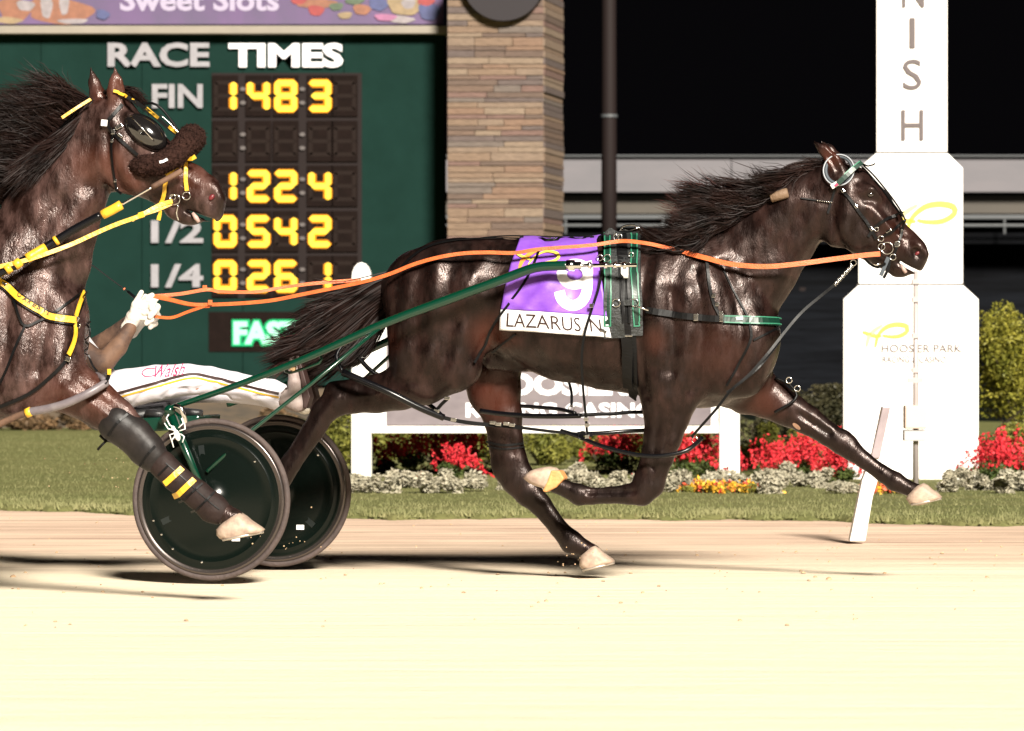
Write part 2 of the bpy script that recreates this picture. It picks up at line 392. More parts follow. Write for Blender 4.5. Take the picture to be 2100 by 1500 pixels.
tag(blades('grass', 170000, -6.2, 6.2, lambda x: edge_y(x)-.30+.28*math.sin(x*1.3)+.12*math.sin(x*4.1+1)+.07*math.sin(x*11)+rng.normal(0, .06), 52, .034, M['blade'], 1.6), 'short green grass along the inner edge of the track', 'grass')
# loose clods and stone dust kicked up on the racing surface
M['clod'] = mat('clod', (.52, .37, .22), .95, col2=(.34, .22, .13), nscale=20)
b = MB()
for i in range(220):
    y = rng.uniform(15, 27.5) if i % 3 else rng.uniform(17.3, 21.5); x = rng.uniform(-.128, .128)*y; r_ = rng.uniform(.003, .009)*(1 if rng.random() < .93 else 1.5)
    p = Vector((x, y, -.014)); a = [p+Vector((rng.normal(0, r_), rng.normal(0, r_), 0)) for _ in range(3)]
    b.lathe(p, Vector((rng.normal(0, .2), rng.normal(0, .2), 1)), [(r_*1.1, -r_*.2), (r_*.95, r_*.3), (r_*.5, r_*.62), (.0001, r_*.7)], 6)
tag(b.obj('dirt_clods', M['clod'], kind='stuff'), 'small loose clods of dirt scattered over the pale track', 'dirt')
# ------------------------------------------------------------------ dark backdrop beyond the infield
M['fascia'] = mat('weathered_panel', (.135, .125, .135), .7, col2=(.115, .11, .12), nscale=.4, stretch=(1, 1, 4))
M['beige_panel'] = mat('beige_panel', (.062, .052, .040), .7, col2=(.05, .043, .034), nscale=.5)
M['dark_panel'] = mat('dark_panel', (.0015, .0016, .002), .8, col2=(.0045, .005, .0065), nscale=1.2, stretch=(.25, 1, 5), spec=.05)
M['rail_grey'] = mat('grey_rail', (.065, .07, .075), .5)
M['brown_metal'] = mat('bronze_pole', (.012, .0075, .0072), .7, spec=.15)
BG = Frame(1050, 120, -1.5)
g = root('grandstand', 'long low grandstand with a pale grey fascia far behind the finish post', 'grandstand', BG.pt(1700, 812, 0), BG.a)
def panel(name, fr, x0, y0, x1, y1, s, th, m, parent, **k):
    b = MB(); b.slab([fr.pt(x, y, s) for x, y in ((x0, y1), (x1, y1), (x1, y0), (x0, y0))], fr.n*th); return b.obj(name, m, parent, **k)
for i in range(5): panel('fascia_panel', BG, 700+i*400+1.0, 321, 1100+i*400-1.0, 394, 0, .6, M['fascia'], g)
panel('roof_edge', BG, 700, 318.3, 2700, 321.3, .15, .8, M['rail_grey'], g)
panel('beige_band', BG, 700, 401, 2700, 438, -.5, .4, M['beige_panel'], g)
panel('back_wall', BG, 700, 395, 2700, 812, -1.6, .5, M['dark_panel'], g)
panel('slab_edge', BG, 700, 441, 2700, 449, .2, 1.2, M['rail_grey'], g)
for y in (463,): 
    b = MB(); b.tube([BG.pt(700, y, .3), BG.pt(2700, y, .3)], .045, 8); b.obj('handrail', M['rail_grey'], g)
for x in range(760, 2700, 100):
    b = MB(); b.tube([BG.pt(x, 450, .3), BG.pt(x, 480, .3)], .035, 6); b.obj('rail_post', M['rail_grey'], g)
panel('step_front', BG, 700, 478, 2700, 500, -.3, .5, M['dark_panel'], g)
# dark slatted wall in front of it
WL = Frame(1650, 90, -3); g = root('boundary_wall', 'dark slate wall of horizontal boards behind the finish post', 'wall', WL.pt(1650, 828, 0), WL.a)
M['slate'] = mat('slate_board', (.002, .0022, .003), .8, col2=(.0065, .0075, .010), nscale=1.2, stretch=(.3, 1, 6), spec=.05)
for i in range(11): panel('board', WL, 1300, 597+i*20, 2300, 616.2+i*20, 0, .08, M['slate'], g)
for x in range(1320, 2300, 160): panel('post', WL, x, 590, x+12, 828, -.09, .1, M['brown_metal'], g)
# tall dark light pole
p = pix(1249, 500, 70); pb = Vector((p.x, 70, -.02)); g = root('light_pole', 'tall dark bronze light pole rising beside the stone pillar', 'pole', pb)
b = MB(); b.tube([pb, pb+Vector((0, 0, 4)), pb+Vector((0, 0, 12))], [.135, .128, .10], 20); b.obj('shaft', M['brown_metal'], g, True)
b = MB(); b.box(pb+Vector((0, 0, .06)), .45, .45, .12); b.obj('base_plate', M['brown_metal'], g, bevel=.01)
for z in (2.9, 5.0): b = MB(); b.tube([pb+Vector((0, 0, z)), pb+Vector((0, 0, z+.05))], .142, 20); b.obj('band', M['rail_grey'], g)
# ------------------------------------------------------------------ tote board
TB = Frame(460, 57, 0)
M['board_green'] = mat('board_green', (.0055, .0195, .0155), .8, col2=(.0068, .0235, .019), nscale=2, spec=.05)
M['beam'] = mat('cream_beam', (.23, .20, .16), .6, col2=(.20, .175, .14), nscale=3)
M['module'] = mat('display_module', (.0062, .0033, .0026), .8, col2=(.009, .0047, .0038), nscale=8, spec=.08)
M['dead_led'] = mat('unlit_led', (.0115, .0065, .005), .7, spec=.1)
M['dead_colon'] = mat('unlit_colon', (.075, .062, .060), .5)
M['banner'] = mat('banner_purple', (.062, .046, .095), .6, col2=(.095, .050, .135), nscale=1.1, stretch=(1, 1, .6))
M['led'] = mat('amber_led', (.02, .01, .004), .5, spec=.1, emis=(1, .64, .05), estr=2.6/EXP)
M['lens'] = mat('amber_halo', (.02, .008, .003), .5, spec=.1, emis=(1, .33, .004), estr=1.45/EXP)  # orange halo of the lit bars, painted as a wider emissive segment behind them
M['glow_green'] = mat('green_glow', (.004, .02, .01), .5, spec=.1, emis=(.01, .62, .20), estr=1.2/EXP)
M['led_white'] = mat('pale_green_led', (.01, .02, .015), .5, spec=.1, emis=(.50, 1.0, .66), estr=1.7/EXP)
tote = root('scoreboard', 'dark green tote board showing race times in amber digits under a purple banner', 'scoreboard', TB.pt(300, 882, 0), 0)
for i in range(6):
    x0 = -330+i*207; panel('green_panel', TB, x0+.6, 71, x0+206.4, 790, 0, .25, M['board_green'], tote)
panel('inner_backing_frame', TB, -340, 60, 914, 800, -.28, .3, M['brown_metal'], tote)  # dark frame backing the green panels
panel('top_beam', TB, -340, 53, 917, 69.5, .22, .5, M['beam'], tote, bevel=.01)
panel('banner_board', TB, -340, -190, 908, 50, .02, .2, M['banner'], tote)
panel('lower_wall', TB, -330, 797, 905, 884, .1, .3, mat('lower_wall', (.035, .028, .02), .8, col2=(.09, .06, .035), nscale=2, stretch=(.6, 1, 3)), tote)
write('lettering', 'RACE', TB, 221, 88, 430, 138, .03, M['white_letter'], tote, bold=.035, thick=.03)
write('lettering', 'TIMES', TB, 469, 89, 704, 139, .03, M['text_white'], tote, bold=.04, thick=.03)
write('lettering', 'FIN', TB, 312, 173, 416, 222, .03, M['white_letter'], tote, bold=.03, thick=.03)
write('lettering', '1/2', TB, 310, 452, 417, 499, .03, M['white_letter'], tote, bold=.03, thick=.03)
write('lettering', '1/4', TB, 310, 542, 417, 590, .03, M['white_letter'], tote, bold=.03, thick=.03)
write('lettering', 'Sweet Slots', TB, 246, -24, 572, 23, .024, mat('banner_letter', (.30, .26, .36), .6), tote, bold=.03)
# printed sweets on the banner
def blob(px, py, rx, ry, c, s=.0225, n=22, ph=0, k=0):
    b = MB(); b.add([TB.pt(px+rx*math.cos(2*math.pi*i/n)*(1+k*math.cos(3*(2*math.pi*i/n)+ph)), py+ry*math.sin(2*math.pi*i/n)*(1+k*math.sin(2*(2*math.pi*i/n)+ph)), s) for i in range(n)], [tuple(range(n))])
    return b.obj('printed_sweet', bpy.data.materials.get(c[0]) or mat(c[0], c[1], .6, col2=tuple(x*.7 for x in c[1]), nscale=12), tote)
OR = ('sweet_orange', (.22, .085, .045)); WH = ('sweet_white', (.24, .21, .22)); GR = ('sweet_green', (.06, .09, .05)); YE = ('sweet_yellow', (.24, .17, .09)); RD = ('sweet_red', (.26, .03, .03)); BL = ('sweet_blue', (.05, .06, .16)); PK = ('sweet_pink', (.28, .10, .20))
for i, (x, y, rx, ry, c, ph) in enumerate([(120, 22, 66, 28, OR, 0), (30, 20, 34, 26, OR, 1), (18, 42, 26, 7, YE, 0), (150, 44, 30, 6, WH, 2), (95, 15, 12, 26, WH, 1), (132, 10, 10, 24, WH, 2), (52, 12, 18, 12, WH, 1), (645, 6, 42, 12, OR, 0), (648, 22, 16, 12, RD, 1), (612, 2, 16, 8, RD, 1), (690, 14, 14, 9, GR, 2), (725, 0, 20, 10, GR, 0), (742, 20, 18, 12, OR, 1), (708, 32, 14, 8, YE, 2), (775, 8, 20, 14, BL, 0), (830, 12, 36, 22, YE, 1), (822, 40, 26, 8, WH, 0), (838, 8, 14, 12, WH, 2), (880, 24, 22, 20, BL, 1), (872, 2, 18, 10, RD, 0), (790, 36, 22, 8, PK, 1), (210, 30, 14, 10, BL, 0)]):
    blob(x, y, rx, ry, c, .0225+.0009*i, ph=ph, k=.16)
# seven-segment digits
SEG = {'0': 'abcdef', '1': 'bc', '2': 'abged', '3': 'abgcd', '4': 'fgbc', '5': 'afgcd', '6': 'afgedc', '7': 'abc', '8': 'abcdefg', '9': 'abcdfg', ' ': ''}
def seg_poly(k, cx, cy, w, h, t, sh=0):
    X0, X1, Y0, Y1 = cx-w/2, cx+w/2, cy-h/2, cy+h/2; g_ = .8
    H = lambda y, a, b_: [(a, y), (a+t/2, y-t/2), (b_-t/2, y-t/2), (b_, y), (b_-t/2, y+t/2), (a+t/2, y+t/2)]
    Vv = lambda x, a, b_: [(x, a), (x+t/2, a+t/2*.5), (x+t/2, b_-t/2*.5), (x, b_), (x-t/2, b_-t/2*.5), (x-t/2, a+t/2*.5)]
    return {'a': H(Y0+t/2, X0+g_, X1-g_), 'd': H(Y1-t/2, X0+g_, X1-g_), 'g': H(cy, X0+t*.4, X1-t*.4), 'b': Vv(X1-t/2, Y0+t*.35, cy-g_), 'c': Vv(X1-t/2, cy+g_, Y1-t*.35), 'f': Vv(X0+t/2, Y0+t*.35, cy-g_), 'e': Vv(X0+t/2, cy+g_, Y1-t*.35)}[k]
def shrink(P, d):
    c = np.mean(P, 0); return [tuple(c+(np.array(p)-c)*(1-d/max(1e-6, np.linalg.norm(np.array(p)-c)))) for p in P]
panel('display_back', TB, 434, 150, 742, 612, .012, .05, M['brown_metal'], tote)
COL = [462, 530, 586, 656, 707]
for cy, txt in ((197, ' 1483'.replace(' 1', '1', 1)+' '), (290, '     '), (382, '1224 '), (475, '0542 '), (567, '0261 ')):
    txt = (txt+'     ')[:5]
    for cx, chx in zip(COL, txt):
        bk = panel('digit', TB, cx-26.5, cy-42, cx+26.5, cy+42, .04, .01, M['module'], tote)
        for k in 'abcdefg':
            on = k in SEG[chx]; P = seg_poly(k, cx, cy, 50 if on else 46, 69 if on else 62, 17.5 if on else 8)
            b = MB(); b.slab([TB.pt(x, y, .052 if on else .0425) for x, y in P], TB.n*(.02 if on else .002)); sg = b.obj('segment', M['lens'] if on else M['dead_led'], bk)  # lit segments are widened to carry the painted orange halo
            if on:
                b = MB(); Q = seg_poly(k, cx, cy, 45, 64, 11)
                b.add([TB.pt(x, y, .058) for x, y in Q], [tuple(range(6))]); b.obj('light_strip', M['led'], bk)
    for cx in (498, 620):
        for dy in (-14, 14):
            b = MB(); b.slab([TB.pt(cx+6*math.cos(a*math.pi/5), cy+dy+4.2*math.sin(a*math.pi/5), .05) for a in range(10)], TB.n*.03); b.obj('colon_dot', M['dead_colon'], tote)
panel('display_back', TB, 428, 640, 660, 722, .012, .05, M['module'], tote)
write('lettering', 'FAST', TB, 475, 655, 617, 711, .045, M['glow_green'], tote, bold=.13)  # bolder green letters paint the glow round the pale ones
write('lettering', 'FAST', TB, 479, 659, 613, 707, .05, M['led_white'], tote, bold=.05)
# ------------------------------------------------------------------ stone pillar, stones laid one by one
PL = Frame(1015, 56, -11)
pil = root('stone_pillar', 'square pillar of thin stacked tan and brown stones right of the scoreboard', 'pillar', PL.pt(1015, 885, 0), PL.a)
panel('mortar_core', PL, 919.5, -60, 1109.5, 885, -.03, 1.45, mat('mortar', (.13, .095, .07), .9), pil)
SM = [mat('ledgestone', c, .8, col2=tuple(x*.72 for x in c), nscale=14, bump=.8, bscale=22, stretch=(.5, 1, 2.5)) for c in ((.20, .135, .092), (.15, .098, .072), (.225, .165, .118), (.125, .085, .066), (.115, .086, .078), (.20, .125, .085), (.145, .115, .098), (.21, .15, .108), (.165, .10, .082))]
y = 885.0; cnt = 0; row = 0
while y > -30 and cnt < 296:
    hgt = rng.choice([9, 11.5, 14, 18], p=[.25, .35, .28, .12]) if y < 500 else rng.choice([40, 48]); x = 917.0; 
    while x < 1113:
        w_ = rng.uniform(40, 120) if y < 500 else rng.uniform(90, 140); 
        if 1114-(x+w_) < 34: w_ = 1114-x
        pr = rng.uniform(.0, .022); b = MB()
        b.slab([PL.pt(a, c, pr) for a, c in ((x+.5, y-.35), (x+w_-.5, y-.35+rng.uniform(-.5, .1)), (x+w_-.5, y-hgt+.35), (x+.5, y-hgt+.35+rng.uniform(-.1, .5)))], PL.n*(.1+pr))
        b.obj('stone', SM[rng.integers(len(SM))], pil, bevel=.006); cnt += 1; x += w_
    # return face on the right: one or two stones a course
    q = PL.pt(1114, y-.7, .0); q2 = PL.pt(1114, y-hgt+.7, .0); d0 = 0.05
    for dd in [(.0, 1.42)]:
        b = MB(); pr = rng.uniform(0, .03); f0 = PL.n
        a1 = q+f0*(dd[0]+.004); a2 = q+f0*(dd[1]-.004); b.slab([a1+PL.h*pr, a2+PL.h*pr, Vector((a2.x, a2.y, q2.z))+PL.h*pr, Vector((a1.x, a1.y, q2.z))+PL.h*pr], -PL.h*(.06+pr))
        b.obj('stone', SM[rng.integers(len(SM))], pil); cnt += 1
    y -= hgt; row += 1
b = MB(); n = 40; P = [(1032+85*math.cos(2*math.pi*i/n), -42+85*math.sin(2*math.pi*i/n)) for i in range(n)]
b.slab([PL.pt(x, y, .16) for x, y in P], PL.n*.12); b.obj('round_plaque', mat('dark_plaque', (.016, .012, .015), .6), pil)
# ------------------------------------------------------------------ finish post
FP = Frame(1868, 32.5, -5)
fin = root('finish_post', 'tall white stepped finish post lettered FINISH in dark capitals', 'finish post', FP.pt(1868, 990, 0), FP.a)
M['panel_white'] = mat('post_white', (.80, .775, .755), .5, col2=(.74, .71, .69), nscale=1.5)
def tier(pts, s, th, m=M['panel_white'], name='tier'):
    b = MB(); b.slab([FP.pt(x, y, s) for x, y in pts], FP.n*th); return b.obj(name, m, fin, bevel=.008)
tier([(1729, 1003), (2007, 1003), (2007, 614), (1975, 585), (1760, 585), (1729, 614)], .20, .7)
tier([(1760, 582.5), (1975, 582.5), (1975, 345), (1944, 314.5), (1796, 314.5), (1760, 345)], .10, .5)
tier([(1797, 312.5), (1943, 312.5), (1943, -420), (1797, -420)], .0, .3)
for (x0, x1, y, s) in ((1757, 1978, 583.7, .115), (1795, 1945, 313.5, .105)): panel('joint', FP, x0, y-.9, x1, y+.9, s-.03, .2, M['beige_panel'], fin)
for c, cy in zip('FINISH'[::-1], (257, 153, 68, -16, -100, -185)):
    wd = 5 if c == 'I' else (38 if c == 'S' else 45); xx = 1873 if c == 'N' else 1871
    write('letter', c, FP, xx-wd/2-(3 if c == 'I' else 0), cy-31, xx+wd/2+(3 if c == 'I' else 0), cy+31, .012, M['lettergrey'], fin, bold=.0)
def logo(fr, parent, cx, cy, sc, s, m1, m2, wd):
    """looped h-and-p swoosh"""
    for pts, mm, w_ in (([(-62, -6), (-30, 6), (0, 9)], m1, .8), ([(-20, 45), (-10, 5), (18, -22), (52, -30), (84, -24), (86, -8), (60, 8), (26, 10), (4, 6)], m1, 1.0), ([(-48, 42), (-42, 14), (-24, -10), (4, -28)], m2, .9)):
        P = cr([(cx+x*sc, cy+y*sc) for x, y in pts], 5); b = MB()
        q = [fr.pt(x, y, s) for x, y in P]; ww = [wd*w_*(.45+.75*math.sin(math.pi*i/(len(q)-1))**.7) for i in range(len(q))]
        b.ribbon(q, -fr.n, ww, .004); b.obj('logo_stroke', mm, parent)
M['gold'] = mat('gold_paint', (.78, .60, .08), .5); M['pale_gold'] = mat('pale_gold_paint', (.74, .60, .26), .5); M['logo_orange'] = mat('logo_orange', (.75, .25, .04), .5)
logo(FP, fin, 1878, 446, .92, .108, M['gold'], M['pale_gold'], .035)
logo(FP, fin, 1808, 684, .62, .208, M['gold'], M['pale_gold'], .028)
write('lettering', 'HOOSIER PARK', FP, 1808, 707, 1972, 723, .206, M['lettergrey'], fin, bold=.005)
write('lettering', 'RACING & CASINO', FP, 1810, 731, 1940, 744, .206, M['lettergrey'], fin)
# timing-camera pole in front of it
TP = Frame(1878, 30.5, 0)
tp = root('timing_pole', 'thin grey pole carrying a small beige box in front of the finish post', 'pole', TP.pt(1878, 1000, 0), 0)
M['pole_grey'] = mat('pole_grey', (.40, .35, .34), .5, metal=.2)
b = MB(); b.tube([TP.pt(1878, 1003, 0), TP.pt(1878, 556, 0)], [.022, .017], 12); b.obj('shaft', M['pole_grey'], tp, True)
for y in (578, 615, 689, 760): panel('clamp', TP, 1871, y-5, 1885, y+5, .03, .06, M['pole_grey'], tp)
panel('beige_box', TP, 1856, 832, 1900, 880, .10, .16, mat('box_beige', (.60, .46, .38), .6), tp, bevel=.01)
panel('box_foot', TP, 1854, 882, 1900, 905, .07, .12, mat('box_grey', (.42, .40, .39), .6), tp, bevel=.006)
panel('crossbar', TP, 1862, 757, 1893, 761, .02, .03, M['pole_grey'], tp)
panel('crossbar', TP, 1862, 775, 1893, 786, .02, .03, M['pole_grey'], tp)
# leaning white rail post with its grey plate
RP = Frame(1790, 22.0, 0)
rp = root('rail_post', 'leaning white post with a grey plate at the edge of the track', 'post', RP.pt(1775, 1108, 0), 0)
b = MB(); b.slab([RP.pt(x, y, .06) for x, y in ((1742, 1111), (1775, 1111), (1790, 1020), (1808, 960), (1830, 835), (1810, 834), (1790, 930), (1768, 985))], RP.n*.10); b.obj('post', M['white_paint'], rp, bevel=.008)
b = MB(); b.slab([RP.pt(x, y, .075) for x, y in ((1786, 940), (1804, 940), (1826, 836), (1810, 836))], RP.n*.012); b.obj('plate', mat('plate_grey', (.30, .25, .26), .6, col2=(.22, .18, .19), nscale=9), rp, bevel=.003)
b = MB(); b.slab([RP.pt(x, y, .03) for x, y in ((1826, 842), (1842, 838), (1822, 960), (1806, 965))], RP.n*.06); b.obj('brace', M['white_paint'], rp)
# ------------------------------------------------------------------ white framed sign behind the horse
SG = Frame(1118, 33.0, -3)
sg = root('trackside_sign', 'low white framed sign board on two posts standing in the flower bed', 'sign', SG.pt(1118, 985, 0), SG.a)
M['sign_grey'] = mat('sign_print', (.11, .09, .10), .5, col2=(.20, .17, .18), nscale=1.6, stretch=(1, 1, 1.8), lo=.3, hi=.7)
for x0, x1 in ((720, 761), (1475, 1517)):
    b = MB(); P = [(x0, 985), (x1, 985), (x1, 575)]+[((x0+x1)/2+(x1-x0)/2*math.cos(t*math.pi/8), 572-34*math.sin(t*math.pi/8)) for t in range(1, 8)]+[(x0, 575)]
    b.slab([SG.pt(x, y, .06) for x, y in P], SG.n*.12); b.obj('post', M['white_paint'], sg, bevel=.01)
panel('frame_side', SG, 762, 636, 792, 880, .03, .06, M['white_paint'], sg); panel('frame_side', SG, 1458, 636, 1474, 880, .03, .06, M['white_paint'], sg)
panel('frame_bottom', SG, 762, 874, 1474, 889, .055, .09, M['white_paint'], sg, bevel=.005); panel('frame_top', SG, 762, 620, 1474, 634, .055, .09, M['white_paint'], sg, bevel=.005)
panel('sign_face', SG, 792, 636, 1458, 872, .02, .04, M['sign_grey'], sg)
write('lettering', 'HOOSIER', SG, 985, 765, 1290, 812, .024, M['text_white'], sg, bold=.05)
write('lettering', 'RACING CASINO', SG, 955, 826, 1345, 857, .024, M['text_white'], sg, bold=.04)
# ------------------------------------------------------------------ planting
def leafmat(n, c1, c2, sc=6): return mat(n, c1, .6, col2=c2, nscale=sc, spec=.3)
M['leaf_yellow'] = leafmat('leaf_yellow_green', (.085, .095, .015), (.20, .19, .035), 5); M['leaf_bright'] = leafmat('leaf_bright', (.09, .10, .012), (.26, .23, .03), 5); M['leaf_green'] = leafmat('leaf_green', (.030, .050, .012), (.085, .11, .024), 5); M['leaf_dark'] = leafmat('leaf_dark', (.016, .018, .008), (.050, .042, .018), 3)
M['silver'] = leafmat('leaf_silver', (.25, .235, .17), (.40, .36, .27), 14); M['red_fl'] = leafmat('petal_red', (.40, .010, .020), (.62, .035, .045), 12)
M['yel_fl'] = leafmat('petal_yellow', (.60, .30, .02), (.62, .40, .04), 14); M['org_fl'] = leafmat('petal_orange', (.60, .06, .04), (.66, .16, .06), 14); M['stem'] = mat('stem', (.06, .045, .025), .8)
def leaves(N_, c, rad, ls, up=.3, shell=.5, lob=5, flat=.6):
    """leaf quads spread through a lumpy volume"""
    c = np.array(c); rad = np.array(rad); L_ = [(rng.normal(0, .38, 3), rng.uniform(.38, .62)) for _ in range(lob)]; P = []
    while len(P) < N_:
        d = rng.normal(0, 1, 3); d /= np.linalg.norm(d); l, r_ = L_[rng.integers(lob)]; p = l+d*r_*(1-shell*rng.random()**2)
        if abs(p[2]) < 1.05: P.append(p)
    P = np.array(P)*rad+c; n = len(P); a = rng.normal(0, 1, (n, 3)); a[:, 2] *= flat; a /= np.linalg.norm(a, axis=1)[:, None]
    b_ = np.cross(a, rng.normal(0, 1, (n, 3))); b_ /= np.linalg.norm(b_, axis=1)[:, None]; s = (ls*(.6+.8*rng.random(n)))[:, None]
    V = np.stack([P-a*s, P+b_*s*.42, P+a*s, P-b_*s*.42], 1).reshape(-1, 3); return V, np.arange(4*n).reshape(-1, 4)
def shrub(name, label, cat, base, rad, m, N_, ls, group=None, stemh=.4, lob=7, **k):
    base = Vector(base); r_ = root(name, label, cat, base, 0, group); V, Q = leaves(N_, base+Vector((0, 0, rad[2]*.95)), rad, ls, lob=lob, **k)
    V[:, 2] = np.maximum(V[:, 2], .01); mk('foliage', V, Q, m, r_); b = MB()
    for _ in range(5): b.tube([base+Vector((rng.normal(0, .04), rng.normal(0, .04), 0)), base+Vector((rng.normal(0, rad[0]*.3), rng.normal(0, rad[1]*.3), rad[2]*stemh)), base+Vector((rng.normal(0, rad[0]*.6), rng.normal(0, rad[1]*.6), rad[2]*1.2))], [.016, .011, .004], 5)
    b.obj('stems', M['stem'], r_); return r_
def at(px, py): g_ = ground_at(px, py); return g_
# right-hand tall shrubs
shrub('tall_shrub', 'tall yellow green shrub right beside the white finish post', 'shrub', at(2085, 955), (.46, .45, .80), M['leaf_bright'], 12000, .022, shell=.9)
shrub('tall_shrub', 'large green shrub cut off by the right edge of the picture', 'shrub', at(2190, 950), (.42, .45, .84), M['leaf_bright'], 8000, .022, shell=.9)
shrub('tall_shrub', 'low dark shrub at the foot of the yellow green one', 'shrub', at(2040, 985), (.26, .22, .22), M['leaf_green'], 3500, .02)
for i, (px, py, rx, rz, lab) in enumerate([(1650, 948, .36, .33, 'brownish dark bush left of the finish post'), (1570, 945, .30, .28, 'dark bush under the outstretched foreleg'), (1716, 946, .26, .36, 'dark bush touching the left side of the finish post'), (690, 935, .30, .22, 'dark low bush left of the framed sign'), (600, 925, .34, .2, 'dark low bush behind the wheels of the sulky')]):
    shrub('bush', lab, 'bush', at(px, py), (rx, .3, rz), M['leaf_dark'], 5200, .024, shell=.9)
for i, (px, py, rx, rz, lab) in enumerate([(1560, 962, .20, .16, 'yellow green plant right of the sign post'), (1640, 960, .22, .15, 'yellow green plant above the red flowers near the finish post'), (1725, 975, .17, .13, 'yellow green plant at the foot of the finish post'), (700, 962, .22, .20, 'yellow green plant left of the sign'), (1000, 955, .24, .18, 'yellow green plant behind the forward hind leg'), (820, 950, .26, .16, 'yellow green plant behind the left red flowers'), (1120, 962, .28, .19, 'yellow green plant between the horse legs'), (1215, 955, .22, .17, 'yellow green plant under the middle of the sign'), (1330, 955, .25, .14, 'yellow green plant behind the folded foreleg'), (1440, 955, .2, .13, 'yellow green plant by the right sign post'), (2070, 985, .26, .2, 'yellow green plant behind the rightmost red flowers'), (900, 955, .24, .17, 'yellow green plant left of the forward hind leg')]):
    shrub('leafy_plant', lab, 'plant', at(px, py), (rx*1.15, .22, rz*1.25), M['leaf_yellow'], 3000, .022, 'yellow green plants in the flower bed', shell=.8)
# far planting behind the lawn, at the foot of the board
for i, (px, lab) in enumerate([(-60, 'outside the left edge'), (20, 'at the left edge of the picture'), (85, 'under the following horse'), (165, 'left of the seated driver'), (560, 'behind the driver boots')]):
    shrub('bush', 'brown and tan bush at the scoreboard foot, '+lab, 'bush', at(px, 887), (.42, .3, .18), leafmat('leaf_tan', (.05, .035, .018), (.20, .12, .06), 2) if i == 0 else bpy.data.materials['leaf_tan'], 1800, .035, 'bushes at the foot of the scoreboard')
def spikes(name, base, N_, hgt, spread, m, fl=True):
    """upright flower spikes"""
    V = []; 
    for _ in range(N_):
        o = np.array((rng.normal(0, spread), rng.normal(0, spread*.7), 0)); h_ = hgt*(.7+.5*rng.random())*(1-.25*(o[0]/spread)**2*.4); top = np.array(base)+o+np.array((rng.normal(0, .02), 0, h_)); 
        for j in range(12):
            p = top-np.array((0, 0, 1))*rng.random()*h_*.42+rng.normal(0, .010, 3); a = rng.normal(0, 1, 3); a /= np.linalg.norm(a); c_ = np.cross(a, rng.normal(0, 1, 3)); c_ /= np.linalg.norm(c_); s = rng.uniform(.010, .021)
            V += [p-a*s, p+c_*s*.6, p+a*s, p-c_*s*.6]
    V = np.array(V); V[:, 2] = np.maximum(V[:, 2], .01); return V, np.arange(len(V)).reshape(-1, 4)
def red_plant(px, py, lab, sc=1.0):
    base = at(px, py); r_ = root('red_flower', lab, 'flower', base, 0, 'red flowers in the bed'); V, Q = leaves(800, base+Vector((0, 0, .10*sc)), (.17*sc, .13*sc, .11*sc), .018, lob=5); V[:, 2] = np.maximum(V[:, 2], .01)
    mk('foliage', V, Q, M['leaf_green'], r_); V, Q = spikes('x', base, int(72*sc), .37*sc, .13*sc, None); mk('blossoms', V, Q, M['red_fl'], r_)
for px, py, sc, lab in ((790, 975, .8, 'leftmost clump of red flowers, beside the left sign post'), (855, 978, 1.0, 'red flowers second from the left under the sign'), (918, 976, 1.15, 'tall red flowers under the left half of the sign'), (972, 978, 1.15, 'red flowers just left of the forward hind leg'), (935, 995, .8, 'low red flowers in front of the tall ones'), (1245, 968, .9, 'red flowers under the middle of the sign'), (1292, 975, 1.1, 'red flowers left of the folded foreleg'), (1395, 988, 1.0, 'red flowers right of the folded knee'), (1455, 982, .95, 'red flowers left of the right sign post'), (1580, 985, .8, 'red flowers right of the sign post'), (1630, 995, .9, 'low red flowers left of the stretched foreleg'), (1680, 992, 1.1, 'tall red flowers left of the leaning post'), (1715, 998, .8, 'red flowers closest to the finish post'), (2040, 1003, 1.0, 'red flowers right of the finish post'), (2085, 1000, 1.1, 'red flowers at the right edge of the picture')):
    red_plant(px, py, lab, sc)
for i, px in enumerate(list(range(722, 1010, 30))+list(range(1035, 1500, 29))+list(range(1520, 1740, 29))+list(range(1950, 2130, 28))):
    base = at(px+rng.uniform(-8, 8), rng.uniform(1006, 1022)); r_ = root('silver_plant', 'low silvery leaved edging plant '+('left of the forward hind leg' if px < 1010 else 'under the sign, between the horse legs' if px < 1500 else 'between sign and finish post' if px < 1745 else 'right of the finish post'), 'plant', base, 0, 'silver edging plants along the flower bed')
    V, Q = leaves(760, base+Vector((0, 0, .08)), (rng.uniform(.08, .15), .11, rng.uniform(.05, .13)), .019, lob=4); V[:, 2] = np.maximum(V[:, 2], .01); mk('foliage', V, Q, M['silver'], r_)
for i, (px, py) in enumerate([(1430, 1018), (1465, 1020), (1500, 1019), (1535, 1021), (1805, 1018), (1840, 1022)]):
    base = at(px, py); r_ = root('marigold', 'low yellow and orange flowers '+['left of the right sign post', 'just left of the right sign post foot', 'at the foot of the right sign post', 'right of the right sign post', 'behind the leaning post', 'behind the leading hoof'][i], 'flower', base, 0, 'yellow and orange flowers')
    V, Q = leaves(300, base+Vector((0, 0, .05)), (.11, .09, .05), .016, lob=4); V[:, 2] = np.maximum(V[:, 2], .01); mk('foliage', V, Q, M['leaf_yellow'], r_)
    V, Q = spikes('x', base, 16, .10, .08, None); mk('blossoms', V, Q, M['yel_fl'], r_); V, Q = spikes('x', base, 10, .10, .08, None); mk('blossoms', V, Q, M['org_fl'], r_)
